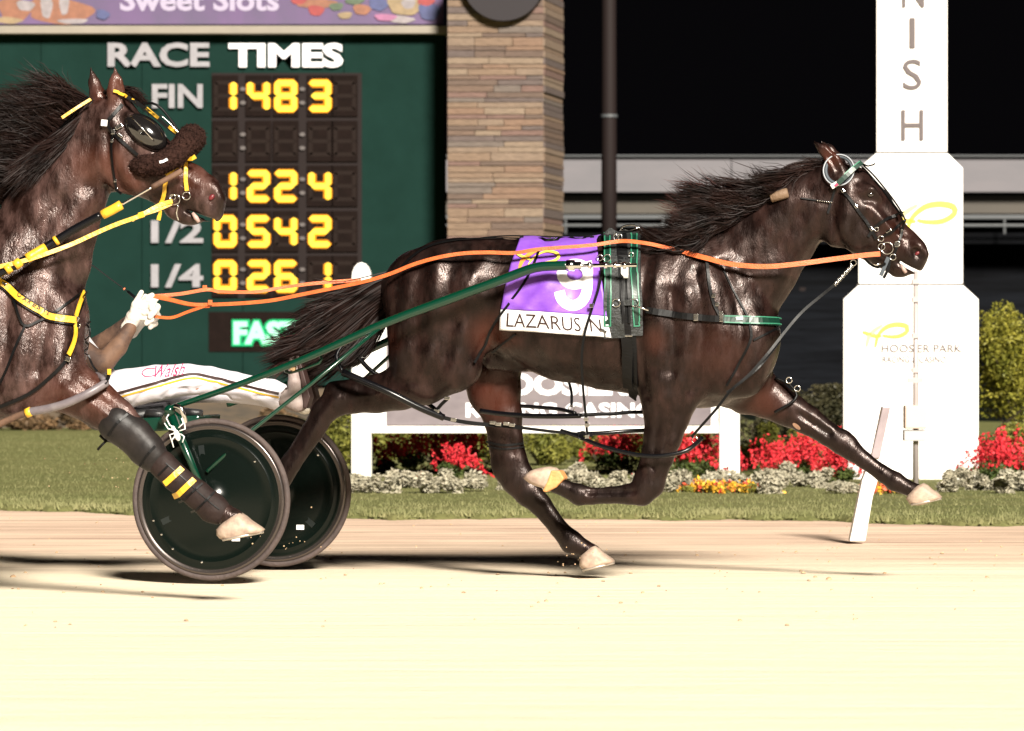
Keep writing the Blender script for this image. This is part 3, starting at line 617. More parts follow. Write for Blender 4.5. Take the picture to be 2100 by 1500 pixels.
# ------------------------------------------------------------------ coats and hair
def coat_mat(name, c1, c2, c3, rough, sheen, spec, coatw, bscale=28, bstr=.35):
    m = mat(name, c1, rough, col2=c2, nscale=9, spec=spec, sheen=sheen, sheencol=(1, .72, .66), coat=coatw, croughness=.22, lo=.44, hi=.72, sheenrough=.35, stretch=(1.5, 1, .62))
    nt = m.node_tree; N = nt.nodes; L = nt.links; b = N['Principled BSDF']
    b.inputs['Specular Tint'].default_value = (1, .76, .70, 1); b.inputs['Coat Tint'].default_value = (1, .9, .86, 1); b.inputs['Coat Roughness'].default_value = .16
    at = N.new('ShaderNodeAttribute'); at.attribute_name = 'pigment'
    old = b.inputs['Base Color'].links[0].from_socket
    m1 = N.new('ShaderNodeMix'); m1.data_type = 'RGBA'; L.new(at.outputs['Fac'], m1.inputs[0])
    sep = N.new('ShaderNodeSeparateColor'); L.new(at.outputs['Color'], sep.inputs[0])
    L.new(sep.outputs[0], m1.inputs[0]); L.new(old, m1.inputs[6]); m1.inputs[7].default_value = (*c3, 1)
    m2 = N.new('ShaderNodeMix'); m2.data_type = 'RGBA'; L.new(sep.outputs[1], m2.inputs[0]); L.new(m1.outputs[2], m2.inputs[6]); m2.inputs[7].default_value = (.0045, .0032, .003, 1)
    m3 = N.new('ShaderNodeMix'); m3.data_type = 'RGBA'; L.new(sep.outputs[2], m3.inputs[0]); L.new(m2.outputs[2], m3.inputs[6]); m3.inputs[7].default_value = (.35, .12, .10, 1)
    L.new(m3.outputs[2], b.inputs['Base Color'])
    tc = N.new('ShaderNodeTexCoord')
    a1 = N.new('ShaderNodeTexNoise'); a1.inputs['Scale'].default_value = bscale; a1.inputs['Detail'].default_value = 7; a1.inputs['Roughness'].default_value = .6
    mp = N.new('ShaderNodeMapping'); mp.inputs['Scale'].default_value = (1, 1, .45); L.new(tc.outputs['Object'], mp.inputs[0]); L.new(mp.outputs[0], a1.inputs[0])
    a2 = N.new('ShaderNodeTexNoise'); a2.inputs['Scale'].default_value = 7; a2.inputs['Detail'].default_value = 3
    L.new(mp.outputs[0], a2.inputs[0])
    ad = N.new('ShaderNodeMath'); ad.operation = 'MULTIPLY_ADD'; ad.inputs[1].default_value = 2.2; L.new(a2.outputs[0], ad.inputs[0]); L.new(a1.outputs[0], ad.inputs[2])
    a3 = N.new('ShaderNodeTexNoise'); a3.inputs['Scale'].default_value = 170; a3.inputs['Detail'].default_value = 4; L.new(mp.outputs[0], a3.inputs[0])
    ad2 = N.new('ShaderNodeMath'); ad2.operation = 'MULTIPLY_ADD'; ad2.inputs[1].default_value = .45; L.new(a3.outputs[0], ad2.inputs[0]); L.new(ad.outputs[0], ad2.inputs[2]); ad = ad2
    bp = N.new('ShaderNodeBump'); bp.inputs['Strength'].default_value = bstr; bp.inputs['Distance'].default_value = .022
    L.new(ad.outputs[0], bp.inputs['Height']); L.new(bp.outputs[0], b.inputs['Normal']); L.new(bp.outputs[0], b.inputs['Coat Normal'])
    r1 = N.new('ShaderNodeMapRange'); r1.inputs[1].default_value = .35; r1.inputs[2].default_value = .65; r1.inputs[3].default_value = rough-.12; r1.inputs[4].default_value = rough+.16
    L.new(a1.outputs[0], r1.inputs[0]); L.new(r1.outputs[0], b.inputs['Roughness'])
    return m
M['coat1'] = coat_mat('dark_brown_coat', (.0042, .0021, .0018), (.024, .0118, .0100), (.070, .020, .012), .35, .0, .25, .14, 30, .15)
M['coat2'] = coat_mat('wet_bay_coat', (.011, .0050, .0040), (.095, .055, .049), (.075, .023, .013), .35, .0, .30, .18, 34, .24)
M['hair1'] = mat('dark_hair', (.005, .0028, .0025), .55, col2=(.016, .0065, .005), nscale=9, spec=.16)
M['hair_tip'] = mat('reddish_hair', (.035, .010, .009), .6, col2=(.07, .022, .017), nscale=10, spec=.2)
M['hoof'] = mat('pale_hoof', (.44, .34, .26), .6, col2=(.27, .19, .15), nscale=22, bump=.15, bscale=60)
M['sole'] = mat('hoof_sole', (.62, .30, .10), .6, col2=(.5, .22, .08), nscale=25, bump=.3)
M['shoe'] = mat('shoe_metal', (.5, .45, .4), .4, metal=.7)
M['eye'] = mat('eye', (.008, .005, .005), .05, spec=1, coat=1)
M['nostril'] = mat('nostril_lining', (.14, .014, .018), .4, col2=(.12, .015, .02), nscale=60)
M['teeth'] = mat('pale_gum', (.38, .26, .23), .5)
M['chestnut'] = mat('callus', (.34, .20, .13), .8, bump=.4)

def pigment(o, fr, V, red, dark, pink=()):
    """red/dark: lists of (px, py, r_px, s, strength): pigment patches of the coat, by place on the body"""
    a = o.data.color_attributes.new('pigment', 'FLOAT_COLOR', 'POINT'); n = len(V); col = np.zeros((n, 4)); col[:, 3] = 1
    for ch, L in ((0, red), (1, dark), (2, pink)):
        for (px, py, r, s, k) in L:
            c = np.array(fr.pt(px, py, s)); d = np.linalg.norm((V-c)*np.array((1, .8, 1)), axis=1)/(r/F*c[1])
            col[:, ch] = np.maximum(col[:, ch], k*np.clip(1.5-d*1.0, 0, 1)**1.5*1.0)
    col[:, 0] *= .6; col[:, :3] = np.clip(col[:, :3], 0, 1); a.data.foreach_set('color', col.astype(np.float32).ravel())

def hair(name, m, parent, fr, guides, n, w, jit, seg=9, lenvar=.35, label=None, frizz=.004, tipjit=2.0, wave=.014):
    """guides: list of polylines of (px, py, s) root to tip; strands are blended between neighbouring guides"""
    G = []
    for g in guides:
        q = cr(g, 12); q = [q[int(round(i*(len(q)-1)/(seg)))] for i in range(seg+1)]
        G.append(np.array([tuple(fr.pt(p[0], p[1], p[2])) for p in q]))
    G = np.array(G); V = []; Fc = []; k = 0; nc = max(12, int(n/55)); L_ = np.linalg.norm(G[0][-1]-G[0][0])
    CL = [(rng.random()*(len(G)-1), rng.normal(0, jit, 3), rng.normal(0, jit*tipjit, 3), rng.uniform(0, 6.28), rng.uniform(.6, 1.5), 1-lenvar*rng.random()) for _ in range(nc)]
    tt = np.linspace(0, 1, seg+1)
    for i in range(n):
        ca, off, tip, ph, fq, cl = CL[rng.integers(nc)] if i % 6 else (rng.random()*(len(G)-1), rng.normal(0, jit, 3), rng.normal(0, jit*tipjit, 3), rng.uniform(0, 6.28), 1, 1-lenvar*rng.random())
        a = min(max(ca+rng.normal(0, .28), 0), len(G)-1.001); a2 = ca*.6+a*.4; j = int(a); t = a-j; P = G[j]*(1-t)+G[min(j+1, len(G)-1)]*t
        j2 = int(min(a2, len(G)-1.001)); t2 = a2-j2; P2 = G[j2]*(1-t2)+G[min(j2+1, len(G)-1)]*t2; P = P*(1-tt[:, None]**1.2)+P2*tt[:, None]**1.2
        ln = cl*(1-.15*rng.random()); m_ = np.linspace(0, ln*seg, seg+1); lo = np.floor(m_).astype(int); lo = np.minimum(lo, seg-1); fr_ = (m_-lo)[:, None]
        P = P[lo]*(1-fr_)+P[lo+1]*fr_
        gr = (np.linspace(0.35, 1, seg+1))[:, None]; wv = np.sin(ph+tt*6.28*fq)*wave*tt
        P = P+off*gr+tip*(tt**2.0)[:, None]+rng.normal(0, .0035, 3)+np.cumsum(rng.normal(0, frizz*.7, (seg+1, 3)), 0)*tt[:, None]
        P[:, 2] += wv; P[:, 1] += np.cos(ph*1.7+tt*5)*wave*.5*tt
        d = P[1]-P[0]; side = np.cross(d, rng.normal(0, 1, 3)+np.array((0, 1.5, 0))); side /= (np.linalg.norm(side)+1e-9)
        ww = w*(.6+.8*rng.random())*np.append(np.linspace(1, .55, seg), .1)
        for p, x in zip(P, ww): V.append(p-side*x/2); V.append(p+side*x/2)
        for q in range(seg): Fc.append((k+2*q, k+2*q+1, k+2*q+3, k+2*q+2))
        k += 2*(seg+1)
    return mk(name, np.array(V), np.array(Fc), m, parent, label=label)

def hoof(parent, fr, out, s, hw, sole=None, shoe=None, col='hoof'):
    """side outline in the photo (coronet back, coronet front, toe, heel ...); rounded across"""
    P = cr(list(out)+[out[0]], 9)[:-1]; c = np.mean([p for p in P], 0); b = MB(); L = []
    for t, k in ((-1, .62), (-.8, .86), (-.45, .99), (0, 1), (.45, .99), (.8, .86), (1, .62)):
        ring = []
        for p in P:
            q = c+(p-c)*k; ring.append(fr.pt(q[0], q[1], s)-fr.n*(t*hw))
        L.append(ring)
    n = len(P); V = [v for r_ in L for v in r_]
    Fc = [(i*n+k, i*n+(k+1) % n, (i+1)*n+(k+1) % n, (i+1)*n+k) for i in range(len(L)-1) for k in range(n)]+[tuple(reversed(range(n))), tuple(range((len(L)-1)*n, len(L)*n))]
    o = mk('hoof', V, Fc, M[col], parent, True)
    if shoe:
        b = MB(); q = [fr.pt(x, y, s) for x, y in shoe]
        for sg in (-1, 1): b.tube([q[0]-fr.n*sg*hw*.75, (q[0]+q[1])/2-fr.n*sg*hw*.95, q[1]-fr.n*sg*hw*.35, q[1]], .005, 6)
        b.obj('horseshoe', M['shoe'], o, True)
    return o


AMP = .72
def sculpt(V, Q, fr, strokes):
    """ridges and hollows along lines on the body: (side, width_px, metres, [(px, py), ...]); side +1 near, -1 far, 0 both"""
    e1 = V[Q[:, 1]]-V[Q[:, 0]]; e2 = V[Q[:, 3]]-V[Q[:, 0]]; fn = np.cross(e1, e2); N = np.zeros_like(V)
    for k in range(4):
        for c in range(3): N[:, c] += np.bincount(Q[:, k], fn[:, c], len(V))
    N /= np.linalg.norm(N, axis=1)[:, None]+1e-12
    hh = np.array(fr.h); nn = np.array(fr.n); o = np.array(fr.o); u = (V-o)@hh; v = (V-o)@nn; w = V[:, 2]; D = np.zeros(len(V))
    for side, wd, amt, pts in strokes:
        P = [fr.loc(fr.pt(p[0], p[1], .2 if side >= 0 else -.1)) for p in cr(pts, 14)]; P = np.array([(p.x, p.z) for p in P]); sc = wd/480.0
        X = np.stack([u, w], 1); lo = P.min(0)-3*sc; hi = P.max(0)+3*sc; m = np.where(((X > lo) & (X < hi)).all(1))[0]; x = X[m]
        best = np.full(len(m), 9.0)
        for a, b_ in zip(P[:-1], P[1:]):
            d = b_-a; t = np.clip(((x-a)@d)/(d@d+1e-12), 0, 1)[:, None]; best = np.minimum(best, np.linalg.norm(x-a-d*t, axis=1))
        g = np.exp(-(best/sc)**2)*amt; lat = -(N[m]@nn)
        if side > 0: g = g*np.clip(lat*1.6, 0, 1)*(v[m] < .02)
        elif side < 0: g = g*np.clip(-lat*1.6, 0, 1)*(v[m] > -.02)
        else: g = g*np.clip(np.abs(lat)*1.6, 0, 1)
        D[m] += g*AMP
    import mathutils.noise as mn
    if AMP < 1:
        D += np.array([mn.noise((p[0]*9, p[1]*9, p[2]*7))*.0055+mn.noise((p[0]*22+5, p[1]*22, p[2]*16))*.0022 for p in V])*np.clip((V[:, 2]-.35)*3, .25, 1)
    return V+N*D[:, None]

# ------------------------------------------------------------------ the leading horse
A1 = -10.0
FR1 = Frame(433, 18.0, A1)                                 # plane of the near wheel
mid = FR1.o + FR1.n*0.615
FR1 = Frame(1050+mid.x/mid.y*F, mid.y, A1)                 # mid plane of horse and sulky
H1 = Field(FR1, (-.15, -.45, -.02), (3.45, .45, 1.95), .0085)
ch = H1.chain
# trunk
ch([(838, 600, 62, 0, .15), (875, 600, 92, 0, .24), (940, 605, 116, 0, .275), (1010, 606, 118, 0, .26), (1085, 620, 130, 0, .27), (1165, 637, 146, 0, .29), (1250, 643, 157, 0, .285), (1325, 645, 165, 0, .255), (1395, 657, 172, 0, .23), (1440, 690, 148, 0, .21), (1488, 702, 112, 0, .19)], .03)
# neck, head
ch([(1415, 612, 140, 0, .17), (1470, 582, 124, 0, .15), (1530, 540, 110, 0, .125), (1590, 478, 89, 0, .105), (1645, 425, 74, 0, .095), (1698, 388, 56, 0, .085)], .06)
ch([(1715, 378, 42, 0, .075), (1742, 392, 52, 0, .098), (1766, 430, 62, 0, .098), (1797, 470, 58, 0, .078), (1826, 496, 47, 0, .062), (1850, 512, 42, 0, .054), (1868, 522, 36, 0, .056)], .03)
for s in (.055, -.055): ch([(1738, 455, 62, s, .05), (1760, 470, 48, s, .045)], .03)                # cheeks
ch([(1818, 530, 20, 0, .04), (1842, 550, 19, 0, .042), (1850, 552, 17, 0, .04)], .02)               # lower lip, chin
ch([(1770, 505, 24, 0, .06), (1820, 530, 18, 0, .04)], .03)                                         # jaw bone
ch([(1866, 540, 22, 0, .045), (1874, 545, 17, 0, .04)], .02)                                        # upper lip
for s in (.085, -.085):
    ch([(1768, 388, 11, s, .02), (1786, 390, 11, s, .018), (1800, 404, 8, s-.01*(1 if s > 0 else -1), .015)], .02)      # brow
    ch([(1776, 428, 9, s*.98, .014), (1800, 448, 8, s*.92, .012), (1826, 470, 6, s*.78, .01)], .022)          # facial crest
    ch([(1880, 508, 15, s*.5, .02), (1894, 522, 11, s*.45, .02)], .02)                                # nostril rim
H1.cut([(1790, 410, 7, .098, .008), (1797, 420, 5, .095, .006)], .015)
for s in (.062, -.062): H1.cut([(1878, 517, 9, s, .022), (1886, 525, 12, s, .022)], .006)
H1.cut([(1882, 558, 4, 0, .08), (1862, 548, 3.2, 0, .08), (1846, 537, 3, 0, .08)], .008)                   # mouth
# ears
ch([(1724, 356, 15, .055, .024), (1708, 330, 16, .06, .022), (1690, 308, 11, .062, .014), (1668, 290, 2.5, .062, .004)], .015)
ch([(1728, 352, 14, -.055, .024), (1716, 328, 14, -.06, .022), (1700, 306, 10, -.062, .014), (1684, 290, 2.5, -.062, .004)], .015)
H1.cut([(1719, 350, 7, .082, .012), (1704, 326, 7.5, .084, .012), (1688, 308, 3, .078, .006)], .006)
# muscles of shoulder, chest, ribs
for s in (.17, -.17):
    ch([(1400, 545, 50, s*.7, .05), (1440, 620, 66, s*.8, .07), (1492, 700, 72, s*.75, .07)], .05)        # shoulder blade
    ch([(1375, 640, 70, s*.85, .07), (1372, 735, 76, s*.85, .09), (1365, 800, 52, s*.95, .07)], .05)      # triceps
    ch([(1530, 690, 58, s*.42, .08), (1520, 765, 50, s*.5, .07)], .05)                                     # breast
    ch([(1000, 540, 40, s*.75, .05), (1040, 560, 40, s*.8, .05)], .06)                                    # hip bone
# near hind leg, stretched back between the wheels
ch([(905, 585, 88, .12, .13), (890, 660, 96, .14, .12), (878, 730, 84, .15, .105), (868, 770, 62, .15, .085), (820, 795, 46, .14, .062), (772, 808, 38, .13, .05), (728, 816, 31, .13, .042), (692, 822, 31, .13, .042), (668, 842, 27, .13, .04), (640, 885, 23, .13, .036), (597, 950, 21, .13, .033), (562, 1003, 25, .13, .038), (545, 1028, 20, .13, .032), (528, 1046, 22, .13, .036)], .05)
ch([(775, 790, 13, .13, .02), (715, 791, 11, .13, .018), (682, 796, 13, .13, .024)], .03)           # point of hock
ch([(950, 690, 45, .15, .09), (940, 750, 48, .16, .07)], .06)                                       # stifle
# far hind leg, carried forward
ch([(960, 620, 85, -.12, .13), (985, 700, 76, -.14, .11), (1005, 750, 64, -.14, .09), (1013, 800, 56, -.13, .07), (1029, 850, 41, -.13, .055), (1037, 900, 35, -.13, .045), (1046, 950, 36, -.13, .042), (1062, 983, 35, -.13, .042), (1082, 1010, 29, -.13, .038), (1108, 1035, 23, -.13, .033), (1145, 1083, 19, -.13, .03), (1172, 1112, 24, -.13, .035), (1195, 1124, 18, -.13, .032), (1212, 1135, 20, -.13, .036)], .045)
ch([(1020, 905, 14, -.13, .018), (1022, 945, 12, -.13, .018), (1030, 972, 14, -.13, .024)], .02)
H1.cut([(1045, 870, 4, -.075, .01), (1052, 930, 4, -.08, .01)], .02)
# near fore leg, folded
ch([(1400, 760, 70, .12, .08), (1376, 812, 54, .14, .07), (1368, 850, 48, .14, .062), (1360, 893, 40, .14, .052), (1349, 933, 34, .14, .045), (1337, 970, 31, .14, .041), (1330, 992, 33, .14, .042), (1316, 1012, 26, .14, .038), (1290, 1014, 21, .14, .034), (1250, 1016, 17, .14, .027), (1212, 1018, 17, .14, .027), (1188, 1015, 22, .14, .034), (1160, 1003, 17, .14, .030), (1140, 994, 19, .14, .034)], .04)
H1.cut([(1295, 1008, 3, .178, .01), (1205, 1011, 3, .172, .01)], .015)
# far fore leg, stretched forward
ch([(1478, 755, 80, -.11, .09), (1535, 795, 55, -.14, .075), (1572, 815, 44, -.15, .062), (1620, 842, 35, -.15, .052), (1655, 862, 30, -.15, .045), (1697, 889, 25, -.15, .038), (1726, 907, 25, -.15, .038), (1745, 922, 21, -.15, .034), (1773, 945, 17, -.15, .028), (1810, 972, 17, -.15, .028), (1836, 988, 20, -.15, .034), (1860, 1000, 16, -.15, .030), (1877, 1008, 17, -.15, .034)], .04)
H1.cut([(1640, 850, 4, -.10, .01), (1700, 890, 4, -.115, .01)], .02)
ch([(1745, 905, 10, -.15, .02), (1730, 893, 10, -.15, .02)], .02)
# sheath and fold of the flank
ch([(1010, 738, 22, .03, .06), (1045, 742, 22, .02, .06), (1075, 748, 14, .0, .05)], .03)
V1, Q1 = H1.mesh(); del H1
V1 = sculpt(V1, Q1, FR1, [
    (0, 16, .012, [(992, 530), (974, 570), (967, 620), (958, 680), (942, 740), (925, 775)]),
    (0, 30, -.022, [(1010, 600), (1000, 660), (985, 715)]), (0, 34, -.012, [(1040, 560), (1060, 610)]),
    (0, 18, -.013, [(930, 530), (925, 600), (925, 670), (912, 735), (880, 790)]),
    (0, 18, .010, [(905, 545), (898, 610), (893, 680), (882, 745)]),
    (0, 14, -.012, [(868, 560), (862, 630), (860, 700), (852, 760)]),
    (0, 15, .009, [(842, 570), (832, 640), (825, 710), (818, 770)]),
    (0, 12, -.009, [(815, 600), (806, 680), (806, 750)]),
    (0, 12, .006, [(850, 800), (800, 805), (740, 812)]), (0, 9, -.008, [(850, 785), (790, 792), (735, 800)]), (1, 10, .006, [(690, 815), (660, 850), (620, 915)]), (1, 7, -.006, [(672, 812), (645, 850), (600, 915)]),
    (0, 12, -.015, [(1330, 520), (1322, 600), (1316, 690), (1318, 780), (1326, 812)]),
    (0, 20, .010, [(1352, 540), (1348, 620), (1350, 700), (1348, 780)]),
    (0, 11, -.010, [(1378, 600), (1384, 680), (1380, 760)]),
    (0, 16, .010, [(1405, 600), (1412, 690), (1400, 780)]),
    (0, 11, -.011, [(1428, 560), (1440, 640), (1436, 720), (1420, 800)]),
    (0, 18, .010, [(1452, 560), (1474, 640), (1478, 720), (1460, 800)]),
    (0, 12, -.014, [(1478, 540), (1505, 600), (1520, 680), (1512, 760)]),
    (0, 16, .008, [(1500, 540), (1540, 620), (1560, 700), (1550, 760)]),
    (0, 15, -.013, [(1700, 445), (1670, 500), (1630, 570), (1595, 640)]),
    (0, 17, .010, [(1672, 430), (1640, 490), (1600, 560), (1560, 620)]),
    (0, 15, -.008, [(1640, 430), (1600, 480), (1550, 540), (1500, 580)]),
    (0, 15, .006, [(1610, 410), (1560, 460), (1500, 510), (1450, 540)]),
    (0, 10, -.016, [(1712, 395), (1704, 430), (1708, 475), (1722, 508)]),
    (0, 12, .009, [(1728, 410), (1722, 450), (1732, 490), (1752, 512)]),
    (0, 10, -.006, [(1775, 470), (1800, 505), (1815, 525)]),
    (0, 9, -.008, [(1775, 445), (1800, 475), (1830, 500)]), (0, 6, .004, [(1782, 418), (1800, 440), (1822, 468), (1840, 486)]),
    (0, 8, -.006, [(1800, 420), (1820, 445), (1850, 480)]), (0, 6, -.006, [(1768, 410), (1782, 411), (1796, 408)]), (0, 6, .005, [(1765, 392), (1782, 386), (1798, 392)]), (0, 7, -.006, [(1752, 372), (1764, 388)]),
    (0, 8, -.007, [(1862, 500), (1872, 530), (1862, 545)]), (0, 6, -.005, [(1826, 535), (1845, 545)]),
    (1, 6, .005, [(1340, 850), (1330, 900), (1325, 960)]), (1, 6, -.007, [(1355, 840), (1345, 900), (1338, 960)]), (1, 6, .006, [(1372, 840), (1362, 900), (1350, 960)]), (1, 6, -.006, [(1390, 850), (1376, 900), (1364, 950)]),
    (1, 5, .004, [(1300, 1020), (1250, 1022), (1205, 1024)]), (1, 4, -.005, [(1298, 1008), (1250, 1010), (1205, 1011)]),
    (0, 26, -.012, [(1180, 560), (1200, 640), (1190, 720)]), (0, 20, .007, [(1120, 560), (1135, 640), (1125, 710)]), (0, 20, .007, [(1240, 560), (1262, 650), (1250, 740)]), (0, 16, -.009, [(1290, 540), (1296, 640), (1286, 760)]),
    (-1, 8, .007, [(1560, 800), (1620, 830), (1690, 880)]), (-1, 6, -.005, [(1580, 815), (1640, 850)]), (1, 7, -.006, [(1600, 855), (1660, 885), (1700, 900)]),
    (0, 20, -.007, [(1100, 740), (1170, 765), (1260, 785)]), (0, 14, .005, [(1060, 715), (1130, 735), (1230, 755), (1300, 770)])])
race_horse = root('race_horse', 'dark brown horse in full stride pulling the green sulky, wearing the purple number cloth', 'horse', FR1.wor(1.9, 0, 0), FR1.a)
body1 = mk('body', V1, Q1, M['coat1'], race_horse, True)
pigment(body1, FR1, V1, red=[(1010, 690, 45, .2, .9), (1015, 810, 50, -.08, 1), (1560, 830, 45, -.1, .7), (1470, 720, 60, .2, .3), (1840, 480, 40, .06, .3), (1705, 320, 26, .09, .8), (800, 700, 30, .2, .5), (1340, 700, 30, .28, .5), (1040, 700, 30, .25, .5)],
        dark=[(1330, 1000, 40, .14, .7), (1250, 1015, 50, .14, .7), (1170, 1005, 40, .14, .8), (1772, 945, 60, -.15, .7), (1850, 1000, 45, -.15, .8), (1150, 1090, 60, -.13, .9), (1105, 1035, 50, -.13, .9), (1345, 930, 44, .14, .6), (1700, 890, 44, -.15, .7), (660, 850, 50, .13, .7), (1060, 980, 40, -.13, .6), (600, 940, 70, .13, .6), (1885, 540, 26, .03, .8), (1025, 745, 34, .1, 1), (1720, 800, 10, 0, 0), (930, 520, 60, .1, .5), (1785, 400, 12, .09, .6)])
T1 = bvh(V1, Q1)
hair('mane', M['hair1'], race_horse, FR1, [
    [(1698, 338, .0), (1665, 338, .03), (1628, 350, .06), (1590, 366, .08), (1545, 372, .09)],
    [(1660, 356, .02), (1620, 362, .06), (1575, 380, .09), (1530, 386, .10), (1480, 376, .11)],
    [(1625, 372, .03), (1580, 396, .09), (1530, 398, .12), (1475, 385, .13), (1430, 352, .13)],
    [(1600, 392, .05), (1550, 408, .11), (1500, 404, .14), (1440, 392, .14), (1375, 378, .14)],
    [(1572, 412, .05), (1530, 428, .12), (1480, 420, .15), (1430, 412, .15), (1370, 385, .14)],
    [(1548, 428, .05), (1500, 442, .13), (1455, 440, .16), (1410, 435, .15), (1365, 420, .14)],
    [(1515, 446, .05), (1470, 458, .13), (1430, 462, .16), (1390, 460, .16), (1360, 455, .15)],
    [(1490, 462, .05), (1450, 478, .13), (1410, 490, .17), (1370, 492, .17), (1330, 482, .16)],
    [(1468, 482, .06), (1430, 500, .14), (1395, 506, .18), (1360, 500, .18), (1310, 478, .16)]], 6200, .0040, .015, frizz=.0035, wave=.022, lenvar=.45)
hair('mane', M['hair_tip'], race_horse, FR1, [
    [(1500, 400, .13), (1450, 380, .14), (1425, 340, .14)], [(1480, 400, .13), (1420, 385, .14), (1368, 368, .14)],
    [(1460, 425, .14), (1410, 412, .15), (1362, 400, .14)], [(1430, 455, .14), (1390, 448, .15), (1352, 436, .14)]], 260, .0028, .012, frizz=.005, label='reddish wind-blown ends of the mane')
hair('forelock', M['hair1'], race_horse, FR1, [[(1700, 338, .03), (1680, 330, .05), (1650, 330, .06), (1615, 322, .07)], [(1742, 335, 0), (1765, 340, .02), (1785, 338, .03)]], 60, .002, .006)
hair('tail', M['hair1'], race_horse, FR1, [
    [(840, 560, 0), (790, 574, .03), (735, 600, .06), (680, 626, .08), (625, 652, .08)],
    [(835, 565, .03), (780, 588, .05), (720, 620, .10), (660, 655, .12), (600, 690, .12)],
    [(825, 575, .04), (770, 605, .08), (705, 648, .10), (640, 690, .12), (570, 725, .12)],
    [(815, 585, .03), (760, 625, .06), (700, 672, .10), (630, 712, .12), (540, 742, .12)],
    [(810, 595, 0), (755, 640, .04), (700, 690, .06), (640, 725, .08), (540, 750, .08)],
    [(808, 600, -.02), (765, 650, 0), (720, 700, .02), (670, 735, .04), (610, 752, .04)],
    [(805, 605, -.03), (780, 660, -.02), (745, 705, 0), (700, 735, .02), (660, 750, .02)]], 11000, .0048, .021, lenvar=.22, frizz=.0045, tipjit=1.5)
hair('tail', M['hair_tip'], race_horse, FR1, [[(700, 620, .1), (660, 635, .13), (610, 660, .14)], [(700, 650, .12), (640, 685, .14), (575, 718, .14)], [(680, 690, .12), (600, 725, .14), (530, 745, .14)]], 140, .003, .02, frizz=.006, label='reddish ends of the tail')
hoof(race_horse, FR1, [(1192, 1140), (1205, 1128), (1222, 1119), (1236, 1133), (1260, 1152), (1240, 1160), (1205, 1170), (1190, 1160)], -.13, .058, shoe=((1198, 1169), (1258, 1155)))
hoof(race_horse, FR1, [(1858, 1022), (1872, 1004), (1894, 991), (1912, 1004), (1932, 1020), (1908, 1031), (1884, 1037), (1866, 1034)], -.15, .055, shoe=((1870, 1035), (1929, 1023)))
o = hoof(race_horse, FR1, [(1074, 980), (1090, 965), (1128, 957), (1148, 966), (1140, 985), (1128, 1004), (1110, 1000), (1088, 992)], .14, .055)
b = MB(); q = [FR1.pt(x, y, .2) for x, y in ((1112, 1008), (1122, 988), (1130, 965), (1148, 966), (1157, 982), (1140, 1000), (1120, 1010))]
b.slab(q, FR1.n*.11); b.obj('sole', M['sole'], o, bevel=.006)
hoof(race_horse, FR1, [(508, 1062), (520, 1040), (545, 1040), (552, 1062), (540, 1085), (512, 1092), (500, 1080)], .13, .055)
for (x, y, s) in ((1785, 399, .086), (1785, 399, -.086)):
    b = MB(); c = FR1.pt(x, y, s); b.lathe(c, FR1.h, [(.0135*math.sin(t*math.pi/10)*1.0, -.0135*math.cos(t*math.pi/10)*1.15) for t in range(11)], 16)
    b.obj('eye', M['eye'], race_horse, True)
b = MB()
for s in (.036,): b.lathe(FR1.pt(1881, 520, .040), FR1.h*.8+Vector((0, 0, .6)), [(.0075*math.sin(t*math.pi/8), -.012*math.cos(t*math.pi/8)) for t in range(9)], 14)
b.obj('nostril_lining', M['nostril'], race_horse, True)
b = MB(); b.tube([FR1.pt(x, y, s) for x, y, s in ((1848, 543, .040), (1853, 552, .041), (1858, 560, .038))], [.006, .009, .007], 8); b.obj('gum', M['teeth'], race_horse, True)
# callus inside the stretched foreleg
b = MB(); h = hit(T1, 1634, 874, .0)
if h:
    n = h[1]; t = Vector((.8, 0, -.6)); t = (t-n*t.dot(n)).normalized(); u = n.cross(t)
    b.add([h[0]+n*.003+t*(.021*math.cos(a))+u*(.011*math.sin(a)) for a in [2*math.pi*i/14 for i in range(14)]], [tuple(range(14))])
    b.obj('callus', M['chestnut'], race_horse)
# ------------------------------------------------------------------ the following horse (only head, neck and one foreleg are in the picture; the rest is simpler)
mid2 = FR1.o - FR1.n*1.95
FR2 = Frame(1050+mid2.x/mid2.y*F, mid2.y, A1)
def lo2(px, py): l = FR2.loc(FR2.pt(px, py)); return l
x0_ = lo2(-800, 900).x; x1_ = lo2(580, 900).x
H2 = Field(FR2, (x0_, -.42, -.02), (x1_, .42, 2.2), .0095)
ch = H2.chain
ch([(-700, 650, 60, 0, .15), (-650, 650, 115, 0, .24), (-560, 640, 135, 0, .27), (-450, 650, 145, 0, .26), (-330, 675, 160, 0, .28), (-200, 690, 172, 0, .29), (-90, 695, 172, 0, .25), (0, 700, 150, 0, .22), (55, 690, 122, 0, .20), (70, 665, 113, 0, .19)], .03)
ch([(-30, 620, 150, 0, .18), (30, 575, 135, 0, .165), (75, 525, 116, 0, .15), (100, 462, 106, 0, .13), (130, 400, 92, 0, .115), (160, 335, 76, 0, .10), (190, 275, 60, 0, .088)], .06)
ch([(208, 250, 44, 0, .078), (235, 252, 54, 0, .10), (268, 305, 70, 0, .102), (305, 340, 66, 0, .09), (345, 368, 56, 0, .072), (385, 385, 50, 0, .062), (412, 400, 44, 0, .06), (428, 412, 36, 0, .058)], .03)
for s in (.06, -.06): ch([(245, 320, 62, s, .05), (262, 345, 54, s, .045)], .03)
ch([(360, 425, 26, 0, .045), (385, 440, 22, 0, .045), (395, 444, 20, 0, .04)], .02)
ch([(425, 430, 26, 0, .048), (436, 437, 20, 0, .045)], .02)
for s in (.09, -.09): ch([(265, 240, 12, s, .02), (290, 248, 12, s, .018), (306, 268, 9, s*.9, .015)], .02)
